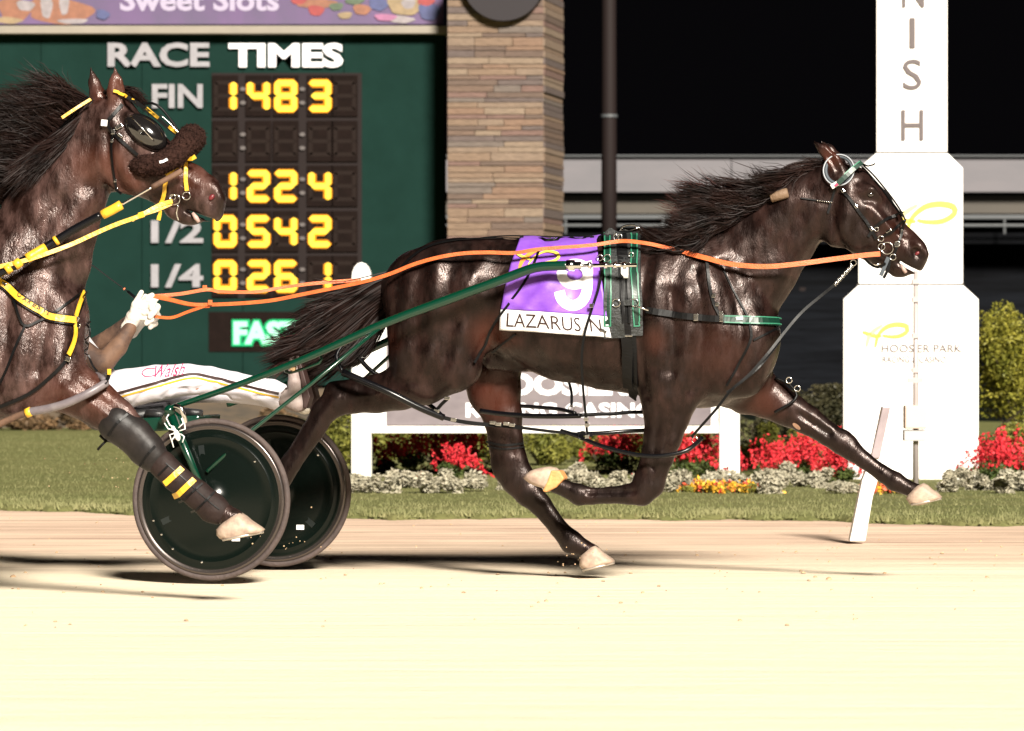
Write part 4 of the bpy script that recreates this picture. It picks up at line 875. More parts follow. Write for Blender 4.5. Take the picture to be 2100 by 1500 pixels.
for s in (.088, -.088): ch([(290, 300, 10, s, .014), (325, 335, 9, s*.88, .012), (360, 365, 7, s*.75, .01)], .025)
for s in (.032, -.032): ch([(430, 392, 20, s, .024), (446, 410, 14, s, .022)], .02)
for s in (.066, -.066): H2.cut([(430, 402, 10, s, .02), (438, 416, 13, s, .02), (436, 424, 10, s, .018)], .008)
H2.cut([(438, 452, 4, 0, .08), (410, 443, 3.2, 0, .08), (385, 432, 3, 0, .08)], .008)
ch([(238, 210, 18, .06, .028), (238, 190, 19, .065, .026), (238, 168, 14, .068, .018), (236, 139, 3, .066, .005)], .015)
ch([(205, 212, 17, -.06, .028), (200, 195, 17, -.065, .026), (193, 170, 12, -.068, .018), (186, 141, 3, -.066, .005)], .015)
H2.cut([(246, 204, 8, .088, .014), (244, 186, 8.5, .09, .014), (239, 164, 4, .085, .008)], .006)
for s in (.17, -.17):
    ch([(10, 560, 60, s*.75, .05), (45, 640, 74, s*.8, .07), (75, 710, 78, s*.8, .07)], .05)
    ch([(-40, 660, 80, s*.85, .08), (0, 740, 82, s*.9, .09), (30, 800, 60, s, .07)], .05)
    ch([(110, 650, 58, s*.42, .08), (112, 725, 58, s*.5, .07)], .05)
# near foreleg, stretched forward
ch([(70, 745, 88, .11, .09), (125, 785, 60, .14, .078), (160, 805, 52, .15, .072), (200, 830, 46, .15, .062), (240, 857, 40, .15, .052), (272, 888, 34, .15, .046), (300, 922, 33, .15, .045), (325, 947, 27, .15, .04), (360, 980, 22, .15, .032), (405, 1017, 21, .15, .032), (437, 1043, 27, .15, .038), (465, 1058, 21, .15, .034), (480, 1064, 21, .15, .036)], .045)
# far foreleg folded, hind legs: outside the picture
ch([(-30, 760, 80, -.12, .08), (-60, 850, 50, -.14, .06), (-75, 930, 36, -.14, .045), (-90, 1010, 34, -.14, .042), (-130, 1030, 20, -.14, .03), (-200, 1040, 20, -.14, .03), (-240, 1030, 24, -.14, .034)], .04)
ch([(-600, 680, 100, .14, .13), (-640, 780, 80, .14, .1), (-700, 830, 45, .14, .06), (-760, 850, 32, .14, .045), (-775, 920, 24, .14, .035), (-785, 980, 22, .14, .033)], .05)
ch([(-560, 690, 95, -.14, .12), (-520, 800, 66, -.14, .09), (-490, 900, 40, -.14, .05), (-480, 980, 36, -.14, .042), (-440, 1060, 24, -.14, .034), (-390, 1140, 26, -.14, .036), (-365, 1175, 20, -.14, .033)], .05)
V2, Q2 = H2.mesh(); del H2
V2 = sculpt(V2, Q2, FR2, [
    (0, 16, -.015, [(225, 400), (185, 440), (150, 520), (140, 580)]), (0, 22, .010, [(190, 400), (140, 450), (105, 530), (95, 590)]),
    (0, 16, -.009, [(150, 380), (95, 440), (50, 520), (30, 580)]), (0, 18, .007, [(120, 350), (60, 410), (10, 480)]),
    (0, 11, -.016, [(205, 270), (212, 330), (228, 380), (250, 400)]), (0, 14, .010, [(235, 290), (238, 340), (262, 385)]),
    (0, 10, -.007, [(290, 340), (320, 385), (345, 415)]), (0, 10, -.008, [(290, 320), (330, 355), (380, 385)]), (0, 7, -.006, [(262, 265), (280, 268), (300, 276)]),
    (0, 14, -.014, [(150, 590), (160, 640), (150, 720), (135, 770)]), (0, 18, .012, [(120, 600), (130, 680), (115, 750)]), (0, 12, -.012, [(85, 600), (92, 680), (80, 760)]),
    (0, 16, .010, [(50, 610), (52, 700), (40, 780)]), (0, 12, -.012, [(15, 600), (18, 700), (5, 790)]), (0, 10, -.010, [(120, 760), (90, 800), (60, 830)]),
    (1, 9, -.008, [(150, 780), (200, 815), (250, 850)]), (1, 9, .008, [(140, 800), (190, 832), (240, 868)]), (0, 10, -.007, [(405, 385), (415, 420), (400, 435)]), (0, 6, .005, [(446, 385), (452, 405), (445, 430)]),
    (1, 7, -.006, [(330, 945), (380, 990), (430, 1030)])])
second_horse = root('race_horse', 'wet bay horse with yellow straps and a brown fleece noseband at the left edge', 'horse', FR2.wor(-.9, 0, 0), FR2.a)
body2 = mk('body', V2, Q2, M['coat2'], second_horse, True)
pigment(body2, FR2, V2, red=[(180, 340, 40, .1, .6), (230, 340, 40, .1, .9), (265, 375, 36, .1, .8), (390, 350, 50, .03, .7), (237, 180, 34, .09, 1), (200, 190, 34, 0, .7), (200, 800, 60, .2, .8), (120, 830, 60, .2, .7), (215, 455, 50, .1, .5)],
        dark=[(260, 255, 36, .1, .5), (340, 965, 50, .15, .8), (420, 1030, 60, .15, .9), (480, 1062, 34, .15, .8), (445, 430, 26, .03, .6), (370, 430, 30, .05, .4), (140, 590, 50, .0, .5), (160, 690, 30, .05, .4)])
T2 = bvh(V2, Q2)
hair('mane', M['hair1'], second_horse, FR2, [
    [(190, 215, 0), (160, 200, .03), (130, 190, .05), (95, 180, .06), (60, 172, .06)],
    [(170, 240, .01), (140, 215, .05), (105, 200, .07), (60, 190, .08), (15, 190, .08)],
    [(145, 265, .02), (115, 240, .06), (80, 225, .09), (30, 220, .1), (-20, 225, .1)],
    [(120, 290, .03), (90, 270, .07), (55, 258, .1), (5, 255, .11), (-50, 260, .1)],
    [(95, 318, .03), (65, 300, .08), (30, 292, .1), (-20, 292, .11), (-80, 300, .1)],
    [(65, 350, .03), (40, 335, .08), (5, 328, .1), (-45, 330, .11), (-110, 340, .1)],
    [(30, 385, .03), (0, 372, .08), (-40, 368, .1), (-90, 372, .11), (-150, 382, .1)],
    [(0, 415, .03), (-40, 405, .08), (-90, 405, .1), (-150, 412, .11), (-200, 420, .1)]], 7500, .0032, .026, frizz=.009, tipjit=1.3)
hair('mane', M['hair1'], second_horse, FR2, [[(190, 212, .03), (150, 262, .06), (110, 300, .09), (60, 345, .13), (10, 385, .16)], [(180, 235, .04), (140, 285, .08), (95, 325, .11), (45, 365, .15), (0, 400, .18)]], 1500, .0035, .012)
hair('tail', M['hair1'], second_horse, FR2, [[(-730, 600, 0), (-800, 620, 0), (-900, 680, 0), (-960, 760, 0)], [(-735, 620, 0), (-790, 660, 0), (-860, 730, 0), (-900, 820, 0)]], 1500, .006, .03)
hair('forelock', M['hair1'], second_horse, FR2, [[(245, 195, 0), (265, 190, .02), (290, 205, .03), (312, 235, .03)], [(215, 190, 0), (240, 182, .02), (270, 190, .03), (300, 215, .02)]], 260, .003, .008)
hoof(second_horse, FR2, [(462, 1070), (478, 1058), (494, 1052), (515, 1068), (541, 1086), (536, 1093), (498, 1102), (463, 1109), (447, 1098), (446, 1086)], .15, .058, shoe=((462, 1107), (537, 1092)))
for q in ([(-265, 1020), (-235, 1010), (-225, 1040), (-250, 1062), (-275, 1050)],): hoof(second_horse, FR2, q, -.14, .05)
hoof(second_horse, FR2, [(-375, 1170), (-350, 1160), (-320, 1200), (-370, 1208), (-385, 1190)], -.14, .055)
hoof(second_horse, FR2, [(-805, 1000), (-770, 985), (-765, 1015), (-785, 1045), (-810, 1040)], .14, .055)
b = MB(); b.lathe(FR2.pt(434, 405, .048), FR2.h*.7+Vector((0, 0, .7)), [(.010*math.sin(t*math.pi/8), -.015*math.cos(t*math.pi/8)) for t in range(9)], 14); b.obj('nostril_lining', M['nostril'], second_horse, True)
for s in (.091, -.091):
    b = MB(); b.lathe(FR2.pt(285, 262, s), FR2.h, [(.014*math.sin(t*math.pi/10), -.015*math.cos(t*math.pi/10)) for t in range(11)], 16); b.obj('eye', M['eye'], second_horse, True)
b = MB(); b.tube([FR2.pt(x, y, s) for x, y, s in ((395, 437, .047), (402, 447, .048), (408, 456, .044))], [.006, .01, .007], 8); b.obj('gum', M['teeth'], second_horse, True)
h = hit(T2, 223, 886, .0)
if h:
    b = MB(); n = h[1]; t = Vector((.8, 0, -.6)); t = (t-n*t.dot(n)).normalized(); u = n.cross(t)
    b.add([h[0]+n*.003+t*(.026*math.cos(a))+u*(.016*math.sin(a)) for a in [2*math.pi*i/14 for i in range(14)]], [tuple(range(14))]); b.obj('callus', M['chestnut'], second_horse)
# ------------------------------------------------------------------ sulky
M['disc'] = mat('wheel_disc', (.0022, .0045, .0035), .2, spec=.22, coat=.0, bump=.03, bscale=6)
M['tyre'] = mat('dusty_tyre', (.070, .050, .045), .75, col2=(.045, .032, .03), nscale=9, bump=.3)
M['rim'] = mat('rim', (.10, .085, .08), .25, metal=.8)
M['green_dark'] = mat('green_metal_dark', (.0, .035, .02), .35, metal=.3, coat=.4)
M['vinyl'] = mat('black_vinyl', (.010, .010, .011), .45, bump=.2)
p0 = FR1.pt(433, 1023, .615)
sulky = root('sulky', 'green two wheeled racing sulky with glossy black disc wheels behind the leading horse', 'sulky', FR1.wor(FR1.loc(p0).x, 0, 0), FR1.a)
def f1(*P): return [FR1.pt(*p) for p in P]
wr = .347
for s_, c in (('n', p0), ('f', p0+FR1.n*1.23)):
    c = Vector((c.x, c.y, wr)); ax = -FR1.n
    w = MB().lathe(c, ax, [(wr-.026+.013*math.cos(t*math.pi/6)+.013, .0125*math.sin(t*math.pi/6)) for t in range(13)], 96).obj('wheel', M['tyre'], sulky, True)
    MB().lathe(c, ax, [(wr-.024, .0105), (wr-.028, .016), (wr-.036, .0165), (wr-.042, .012), (wr-.047, .0115)], 96).obj('rim', M['rim'], w, True)
    MB().lathe(c, ax, [(wr-.046, .011), (wr-.056, .013), (wr-.075, .010), (wr-.078, .0125), (wr-.082, .0125), (wr-.085, .011), (.22, .019), (.10, .028), (.055, .033), (.048, .040), (.02, .041), (0.0001, .041)], 96).obj('disc_cover', M['disc'], w, True)
    MB().lathe(c, ax, [(wr-.046, -.011), (.22, -.019), (.10, -.028), (.055, -.033), (.0001, -.035)], 96).obj('disc_cover', M['disc'], w, True)
    MB().lathe(c, ax, [(.024, .04), (.024, .062), (.018, .066), (.0001, .066)], 20).obj('hub', M['steel'], w, True)
    for an in (100, 205, 318):
        b = MB(); d = FR1.h*math.cos(R(an))+Vector((0, 0, math.sin(R(an)))); e = FR1.h*-math.sin(R(an))+Vector((0, 0, math.cos(R(an))))
        b.slab([c+ax*.0285+d*.13-e*.011+ax*-.003, c+ax*.0285+d*.13+e*.011+ax*-.003, c+ax*.018+d*.235+e*.013, c+ax*.018+d*.235-e*.013], -ax*.003)
        b.obj('disc_stiffener', mat('stiffener', (.02, .026, .026), .3, metal=.5) if 'stiffener' not in bpy.data.materials else bpy.data.materials['stiffener'], w)
    b = MB()
    for an, r_ in ((200, .266), (215, .262), (232, .268), (262, .27), (40, .255)):
        d = FR1.h*math.cos(R(an))+Vector((0, 0, math.sin(R(an)))); b.lathe(c+d*r_+ax*.0125, ax, [(.006, 0), (.005, .003), (.0001, .004)], 8)
    b.obj('rivets', M['steel'], w)
    MB().box(c+FR1.h*.115-Vector((0, 0, .165))+ax*.0265, .035, .006, .022, (FR1.h, FR1.n, Vector((0, 0, 1)))).obj('valve_patch', M['white_plastic'], w)
c = Vector((p0.x, p0.y, wr))
for sgn, base in ((1, .615), (-1, -.615)):
    # fork: two blades and a crown, then the arch
    for ds in (.075, -.065):
        top = FR1.pt(348, 845, base+ds*.6); bot = Vector((c.x, c.y, wr)) if sgn > 0 else Vector((c.x, c.y, wr))+FR1.n*1.23
        bot = bot-FR1.n*ds
        MB().tube([top, top.lerp(bot, .5), bot], [.019, .017, .011], 12).obj('fork_blade', M['green_metal'], sulky, True)
    MB().tube([FR1.pt(348, 842, base+.07), FR1.pt(348, 842, base-.07)], .023, 14).obj('fork_crown', M['green_metal'], sulky, True)
b = MB(); b.tube([FR1.pt(x, y, s) for x, y, s in cr([(348, 842, .56), (345, 846, .4), (335, 862, .25), (330, 868, 0), (335, 862, -.25), (345, 846, -.4), (348, 842, -.56)], .1)], .017, 12); b.obj('arch', M['green_metal'], sulky, True)
MB().slab(f1((288, 858, .2), (408, 852, .2), (404, 880, .2), (300, 886, .2)), FR1.n*.4).obj('seat_base', M['green_dark'], sulky, bevel=.008)
q = MB(); q.tube([FR1.pt(x, y, 0) for x, y in ((180, 842), (205, 856), (250, 860), (300, 852), (345, 838))], [.05, .06, .06, .05, .03], 16, flat=3.0, up=Vector((0, 0, 1))); q.obj('seat', M['vinyl'], sulky, True)
for (x, y) in ((300, 848), (375, 845)): MB().tube([FR1.pt(x, y, .14), FR1.pt(x+40, y+3, .14)], [.02, .016], 10).obj('seat_roll', M['vinyl'], sulky, True)
for sgn in (1, -1):
    P = cr([(352, 836, .50), (470, 796, .48), (620, 738, .455), (790, 663, .425), (940, 607, .39), (1040, 570, .37), (1082, 554, .365), (1112, 547, .362), (1168, 545, .36)], 12)
    P = [FR1.pt(a, b_, s) for a, b_, s in P]
    if sgn < 0: P = [p+FR1.n*(2*(-(FR1.loc(p).y))) for p in P]
    n_ = len(P); sh = MB().tube(P, [.0115+.0095*min(1, i/(n_*.7)) for i in range(n_)], 16).obj('shaft', M['green_metal'], sulky, True)
    e = P[-1]; MB().tube([e-FR1.h*.012, e+FR1.h*.022, e+FR1.h*.024, e+FR1.h*.05], [.025, .025, .017, .017], 14).obj('shaft_ferrule', M['steel'], sh, True)
    MB().tube([e+FR1.h*.03, e+FR1.h*.29], .0085, 12).obj('shaft_tip', M['steel'], sh, True)
    for t in (.08, .15, .19, .23): MB().tube([e+FR1.h*t, e+FR1.h*(t+.014)], .015, 10).obj('collar', M['steel'], sh, True)
    S = [FR1.pt(a, b_, s) for a, b_, s in ((782, 670, .43), (640, 786, .5), (520, 880, .58), (424, 968, .66))]
    S2 = [FR1.pt(a, b_, s) for a, b_, s in ((800, 668, .43), (765, 690, .44), (700, 745, .46), (650, 800, .5))]
    if sgn < 0: S = [p-FR1.n*2*FR1.loc(p).y for p in S]
    MB().tube(S, .0085, 10).obj('stay', M['green_metal'], sulky, True)
    # foot rest
    B = cr([(585, 757, .40), (592, 746, .40), (655, 727, .40), (660, 736, .40), (654, 745, .40), (594, 765, .40), (585, 757, .40)], 6); B = [FR1.pt(*x) for x in B]
    if sgn < 0: B = [p-FR1.n*2*FR1.loc(p).y for p in B]
    st_ = MB().tube(B, .0065, 8).obj('foot_rest', M['green_metal'], sulky, True)
    cc = FR1.pt(600, 754, .42) if sgn > 0 else FR1.pt(600, 754, .42)+FR1.n*.84
    MB().lathe(cc, -FR1.n, [(.016, -.01), (.016, .01), (.01, .014), (.0001, .014)], 14).obj('bolt', mat('brass', (.8, .6, .4), .25, metal=1) if 'brass' not in bpy.data.materials else bpy.data.materials['brass'], st_, True)
# bracket silver at the fork crown and the small spider emblem on the fork
MB().tube(f1((358, 832, .70), (372, 838, .70), (382, 868, .70)), [.012, .012, .009], 10).obj('bracket', M['steel'], sulky, True)
b = MB(); sp0 = FR1.pt(363, 893, .70); b.lathe(sp0, FR1.h*.35+Vector((0, 0, -1)), [(.013*math.sin(t*math.pi/8), -.026*math.cos(t*math.pi/8)) for t in range(9)], 12)
b.lathe(FR1.pt(355, 878, .70), FR1.h*.35+Vector((0, 0, -1)), [(.008*math.sin(t*math.pi/8), -.010*math.cos(t*math.pi/8)) for t in range(9)], 10)
for pts in (((360, 880), (348, 872), (341, 858), (346, 850)), ((359, 883), (345, 880), (337, 868)), ((360, 888), (348, 892), (352, 905)), ((363, 890), (352, 903), (356, 918)), ((366, 878), (376, 868), (372, 858)), ((368, 884), (380, 880), (378, 868)), ((370, 890), (378, 896), (374, 908))):
    b.tube([FR1.pt(x, y, .705) for x, y in pts], .0028, 6)
b.obj('spider_emblem', M['white_plastic'], sulky, True)

# ------------------------------------------------------------------ driver
M['pants'] = mat('white_race_pants', (.70, .67, .72), .55, col2=(.62, .59, .66), nscale=7, bump=.25, bscale=11)
M['sleeve'] = mat('tan_sleeve', (.13, .07, .042), .75, col2=(.05, .026, .018), nscale=6, bump=.4, bscale=14, lo=.42, hi=.6)
M['skin'] = mat('skin', (.42, .22, .16), .5)
M['glove'] = mat('white_glove', (.66, .62, .56), .6, col2=(.52, .48, .43), nscale=20, bump=.3, bscale=60)
M['boot'] = mat('dusty_boot', (.36, .30, .28), .6, col2=(.20, .15, .14), nscale=12, bump=.2)
person = root('person', 'driver in white striped pants lying back in the green sulky, holding the reins', 'person', FR1.pt(200, 860, 0), FR1.a)
def solid(name, m, parent, chains, lo, hi, h, k=.02, cuts=(), **kw):
    fd = Field(FR1, lo, hi, h)
    for c_ in chains: fd.chain(c_, k)
    for c_ in cuts: fd.cut(c_, .012)
    V, Q = fd.mesh(); return mk(name, V, Q, m, parent, True, **kw), V, Q
lx = lambda px, s=0: FR1.loc(FR1.pt(px, 800, s)).x
# body: head, trunk, arms, legs in one skin
solid('body', M['skin'], person, [
    [(215, 812, 44, 0, .15), (180, 780, 48, 0, .15), (130, 715, 50, 0, .15), (95, 655, 44, 0, .19), (78, 628, 22, 0, .07), (62, 600, 20, 0, .055)],
    [(62, 585, 22, 0, .06), (48, 560, 38, 0, .075), (42, 548, 40, 0, .078)], [(78, 566, 12, 0, .03), (86, 560, 5, 0, .012)], [(72, 580, 14, 0, .035), (78, 586, 8, 0, .03)],
    [(98, 648, 22, .19), (150, 705, 20, .23), (205, 745, 17, .23), (240, 712, 15, .21), (268, 668, 11, .18)],
    [(98, 648, 22, -.19), (130, 690, 20, -.21), (175, 722, 16, -.2), (225, 690, 14, -.12), (272, 655, 10, -.02)],
    [(215, 808, 40, .10, .09), (300, 790, 31, .13, .07), (386, 783, 26, .14, .055), (450, 788, 20, .14), (520, 800, 17, .14), (580, 814, 13, .14), (606, 820, 13, .14), (604, 770, 9, .14)],
    [(215, 812, 40, -.10, .09), (300, 800, 31, -.13, .07), (392, 795, 26, -.14, .055), (450, 798, 20, -.14), (520, 806, 17, -.14), (590, 818, 13, -.14), (620, 822, 13, -.14), (620, 780, 9, -.14)]],
    (lx(-20, .3)-.1, -.35, .55), (lx(680)+.1, .35, 1.45), .008, .025)
mul = lambda P, g_: [tuple([p[0], p[1], p[2]+g_]+list(p[3:4])+([p[4]+g_/480.] if len(p) > 4 else [])) for p in P]
pn, VP, QP = solid('pants', M['pants'], person, [
    [(222, 812, 48, 0, .165), (190, 790, 50, 0, .16)],
    [(215, 806, 44, .10, .10), (262, 797, 40, .12, .085), (320, 786, 37, .135, .078), (386, 779, 32, .14, .066), (430, 781, 29, .14, .058), (480, 787, 24, .14, .055), (520, 796, 24, .14, .055), (556, 805, 27, .14, .06), (572, 811, 26, .14, .06)],
    [(215, 812, 42, -.10, .10), (300, 802, 36, -.13, .075), (392, 796, 31, -.14, .06), (450, 800, 26, -.14, .055), (520, 806, 24, -.14, .055), (560, 812, 26, -.14, .06)],
    [(372, 764, 13, .15, .05), (398, 768, 12, .15, .04)], [(480, 812, 10, .12, .03), (530, 815, 12, .12, .03), (562, 828, 12, .13, .04)]],
    (lx(150)-.05, -.32, .6), (lx(600, .2)+.05, .32, 1.1), .0062, .02,
    cuts=[[(578, 814, 19, .14, .048), (590, 817, 21, .14, .05)], [(568, 814, 18, -.14, .048), (590, 818, 20, -.14, .05)]])
bpy.data.meshes  # keep
AMP = 1.0
VP2 = sculpt(VP, QP, FR1, [(1, 5, -.006, [(270, 830), (300, 800), (330, 792)]), (1, 5, -.006, [(330, 818), (352, 800), (380, 798)]), (1, 6, -.007, [(400, 800), (425, 790), (450, 770)]), (1, 5, .006, [(345, 815), (372, 790), (392, 788)]),
    (1, 6, -.008, [(450, 805), (490, 795), (530, 800)]), (1, 5, .006, [(440, 790), (470, 780), (515, 785)]), (1, 6, -.006, [(500, 775), (540, 790), (570, 795)]), (1, 5, -.006, [(232, 790), (250, 812), (262, 832)]), (1, 5, .005, [(400, 760), (440, 768), (480, 770)]), (1, 5, -.006, [(520, 815), (550, 812), (572, 822)]), (1, 5, -.005, [(290, 765), (320, 772), (340, 785)])])
C.objects; bpy.data.objects.remove(pn); pn = mk('pants', VP2, QP, M['pants'], person, True)
TP1 = bvh(VP2, QP)
for nm, mt, w_, pts in (('dark_stripe', M['ink'], 5.5, [(238, 808), (310, 788), (387, 768), (430, 773), (477, 784), (530, 798), (572, 808)]), ('yellow_stripe', M['yellow'], 3.6, [(240, 816), (312, 796), (388, 776), (430, 781), (475, 792), (530, 806), (572, 815)])):
    b = MB(); strap(b, TP1, FR1, [(x, y, .21) for x, y in pts], w_, th=.001, off=.002, step=5); b.obj(nm, mt, pn)
def decal(name, s, T, quad, m, parent, off=.003, bold=0.0, shear=0.0, fr=FR1, sfb=.2, cuts=1, curve=None):
    U, Fc = text_mesh(s, bold, shear, 0); U, Fc = subdiv_flat(U, Fc, cuts); V = []
    (ax, ay), (bx, by), (cx, cy), (dx, dy) = quad      # bottom-left, bottom-right, top-right, top-left
    for u, v, _ in U:
        x = (ax*(1-u)+bx*u)*(1-v)+(dx*(1-u)+cx*u)*v; y = (ay*(1-u)+by*u)*(1-v)+(dy*(1-u)+cy*u)*v
        h_ = hit(T, x, y, off); V.append(h_[0] if h_ else fr.pt(x, y, sfb))
    return mk(name, V, Fc, m, parent)
decal('lettering', 'Walsh', TP1, [(316, 777), (378, 769), (381, 745), (319, 752)], M['red_ink'], pn, .0035, 0, .35)
b = MB(); strap(b, TP1, FR1, [(318, 757), (302, 757), (292, 765), (298, 773), (318, 770), (334, 756)], 1.8, th=.001, off=.003, step=4); b.obj('lettering_flourish', M['red_ink'], pn)
solid('jacket', mat('white_jacket', (.62, .6, .62), .55, bump=.3, bscale=12), person, [
    [(205, 795, 44, 0, .165), (165, 755, 52, 0, .165), (130, 712, 54, 0, .165), (98, 660, 48, 0, .20), (82, 634, 26, 0, .09)],
    [(92, 645, 27, .17), (108, 655, 27, .20)], [(92, 645, 27, -.17), (108, 655, 27, -.20)]], (lx(-20, .3)-.1, -.33, .7), (lx(300)+.05, .33, 1.3), .009, .03)
solid('sleeve', M['sleeve'], person, [[(104, 654, 26, .20), (150, 706, 25, .235), (203, 745, 23, .235), (214, 742, 22, .23), (242, 712, 19, .21), (266, 674, 14, .185)]], (lx(60, .3)-.05, -.35, .8), (lx(300, .3)+.1, 0, 1.3), .006, .02)
solid('sleeve', M['sleeve'], person, [[(104, 650, 26, -.20), (135, 692, 24, -.215), (178, 722, 20, -.20), (228, 690, 17, -.12), (264, 660, 13, -.03)]], (lx(60, .3)-.05, -.1, .8), (lx(300, .3)+.15, .35, 1.3), .006, .02)
def glove(dx, dy, s):
    G = [[(264, 668, 11, s, .026), (274, 652, 16, s, .034), (290, 634, 17, s, .036)],
         [(262, 672, 14.5, s, .03), (269, 662, 14, s, .03)],
         [(270, 650, 8, s+.02), (277, 625, 7, s+.03), (290, 600, 5.2, s+.03)],
         [(290, 628, 8, s+.024), (304, 612, 7, s+.03), (312, 606, 5.6, s+.02)],
         [(296, 632, 7.5, s+.022), (314, 622, 7, s+.032), (311, 634, 6, s+.040)],
         [(296, 642, 7, s+.02), (315, 640, 6.6, s+.030), (308, 650, 5.6, s+.038)],
         [(290, 652, 6.4, s+.012), (310, 656, 5.8, s+.022), (300, 664, 5, s+.030)]]
    G = [[tuple([p[0]+dx, p[1]+dy]+list(p[2:])) for p in g_] for g_ in G]
    l = FR1.loc(FR1.pt(285+dx, 635+dy, s)); o, V, Q = solid('glove', M['glove'], person, G, (l.x-.12, l.y-.12, l.z-.12), (l.x+.12, l.y+.12, l.z+.12), .0028, .007); return o
gl = glove(0, 0, .17); glove(8, 8, -.02)
for s in (.14, -.14):
    dx = 0 if s > 0 else 14; dy = 0 if s > 0 else 4
    bo, _, _ = solid('boot', M['boot'] if s > 0 else M['glove'], person, [[(566+dx, 812+dy, 17, s, .04), (598+dx, 822+dy, 18, s, .042), (612+dx, 826+dy, 19, s, .042)], [(610+dx, 824+dy, 19, s, .042), (607+dx, 785+dy, 16, s, .045), (603+dx, 752+dy, 12, s, .04), (602+dx, 735+dy, 9, s, .03)]], (lx(530, s)-.05, -s-.1, .6), (lx(680, s)+.05, -s+.1, 1.1), .005, .02)
    MB().slab(f1((628+dx, 838+dy, s+.04), (636+dx, 815+dy, s+.04), (624+dx, 770+dy, s+.04), (612+dx, 728+dy, s+.04), (606+dx, 730+dy, s+.04), (616+dx, 775+dy, s+.04), (622+dx, 838+dy, s+.04)), FR1.n*.08).obj('boot_sole', M['ink'], bo, bevel=.004)
hel, _, _ = solid('helmet', M['white_plastic'], person, [[(46, 552, 50, 0, .10), (36, 540, 52, 0, .105)]], (lx(-60)-.1, -.2, 1.15), (lx(140)+.1, .2, 1.6), .007, .02, cuts=[[(75, 580, 34, 0, .2), (60, 612, 40, 0, .2)]])
MB().slab(f1((70, 530, .1), (98, 540, .08), (98, 544, .08), (72, 542, .1)), FR1.n*.18).obj('visor', M['ink'], hel, bevel=.003)
MB().slab(f1((84, 548, .07), (90, 552, .05), (86, 568, .05), (80, 566, .07)), FR1.n*.13).obj('goggles', M['eye'], hel, bevel=.004)
wp = MB(); wp.tube(f1((305, 634, .19), (283, 616, .19), (262, 598, .19)), [.0075, .0075, .006], 8)
whip = root('whip', 'thin black whip held up in the white gloved hand', 'whip', FR1.pt(283, 616, .19), FR1.a)
wp.obj('handle', M['black'], whip, True); MB().tube([FR1.pt(x, y, .19) for x, y in cr([(262, 598), (225, 571), (190, 545), (120, 500)], 10)], .0028, 6).obj('stick', M['black'], whip, True)
MB().tube(f1((254, 592, .19), (256, 594, .19)), .006, 8).obj('band', M['orange'], whip)
# ------------------------------------------------------------------ harness of the leading horse
def item(name, label, cat, fr, px, py, s=.2): return root(name, label, cat, fr.pt(px, py, s), fr.a)
def st(name, pts, w, m, parent, T=T1, fr=FR1, **k): b = MB(); strap(b, T, fr, pts, w, **k); return b.obj(name, M[m], parent, bevel=0)
def tb(name, pts, r_, m, parent, fr=FR1, step=8, n=10): 
    P = [fr.pt(a, b_, s) for a, b_, s in cr(pts, step)]; return MB().tube(P, r_, n).obj(name, M[m], parent, True)
def rg(name, px, py, r_, tr, m, parent, T=T1, fr=FR1, s=.1, tilt=0, ry=None, off=.008):
    h_ = hit(T, px, py, off); c = h_[0] if h_ else fr.pt(px, py, s); sc = c.y/F
    return MB().ring(c, (fr.h*math.cos(tilt)+Vector((0, 0, math.sin(tilt)))), (Vector((0, 0, math.cos(tilt)))-fr.h*math.sin(tilt)), r_*sc, (ry or r_)*sc, tr).obj(name, M[m], parent, True)
def buck(px, py, w, h, parent, m='steel', T=T1, fr=FR1, s=.2, an=0.0, off=.009, nm='buckle'):
    h_ = hit(T, px, py, off); c = h_[0] if h_ else fr.pt(px, py, s); sc = c.y/F
    e1 = fr.h*math.cos(an)-Vector((0, 0, math.sin(an))); e3 = Vector((0, 0, math.cos(an)))+fr.h*math.sin(an)
    return MB().box(c, w*sc, .006, h*sc, (e1, fr.n, e3)).obj(nm, M[m], parent, bevel=.0015)
NT = BVHTree.FromPolygons([(0, 0, -50), (1, 0, -50), (0, 1, -50)], [(0, 1, 2)])
# number cloth
M['purple'] = mat('purple_cloth', (.165, .05, .42), .45, col2=(.25, .10, .52), nscale=5, bump=.25, bscale=7, spec=.5, stretch=(1, 1, 1.6))
cloth = item('saddle_cloth', 'purple number nine saddle cloth with LAZARUS N on its white lower strip', 'saddle cloth', FR1, 1140, 672)
def cl_edge(v):   # left and right border by row 0 (top) .. 1 (bottom)
    y = [497, 545, 600, 640, 679]; L = [1066, 1050, 1037, 1031, 1029]; Rr = [1224, 1230, 1240, 1247, 1254]
    t = v*4; i = min(3, int(t)); f = t-i; return L[i]*(1-f)+L[i+1]*f, Rr[i]*(1-f)+Rr[i+1]*f, y[i]*(1-f)+y[i+1]*f
GN = 44; GG = np.zeros((GN+1, GN+1, 3)); folds = [((.10, .95), (.45, .35), .010, .05), ((.02, .60), (.35, .80), .009, .05), ((.30, .95), (.62, .55), .008, .04), ((.72, .10), (.95, .45), .006, .04), ((.60, .95), (.98, .70), .007, .05), ((.10, .30), (.40, .12), .005, .05)]
for j in range(GN+1):
    for i in range(GN+1):
        u, v = i/GN, j/GN; l, r_, y = cl_edge(v); x = l+(r_-l)*u; y += (u-.35)*18*v; h_ = hit(T1, x, y, .012+.008*v)
        GG[j, i] = h_[0] if h_ else FR1.pt(x, y, .05)
for _ in range(6): GG[1:-1, 1:-1] = (GG[1:-1, 1:-1]*2+GG[:-2, 1:-1]+GG[2:, 1:-1]+GG[1:-1, :-2]+GG[1:-1, 2:])/6
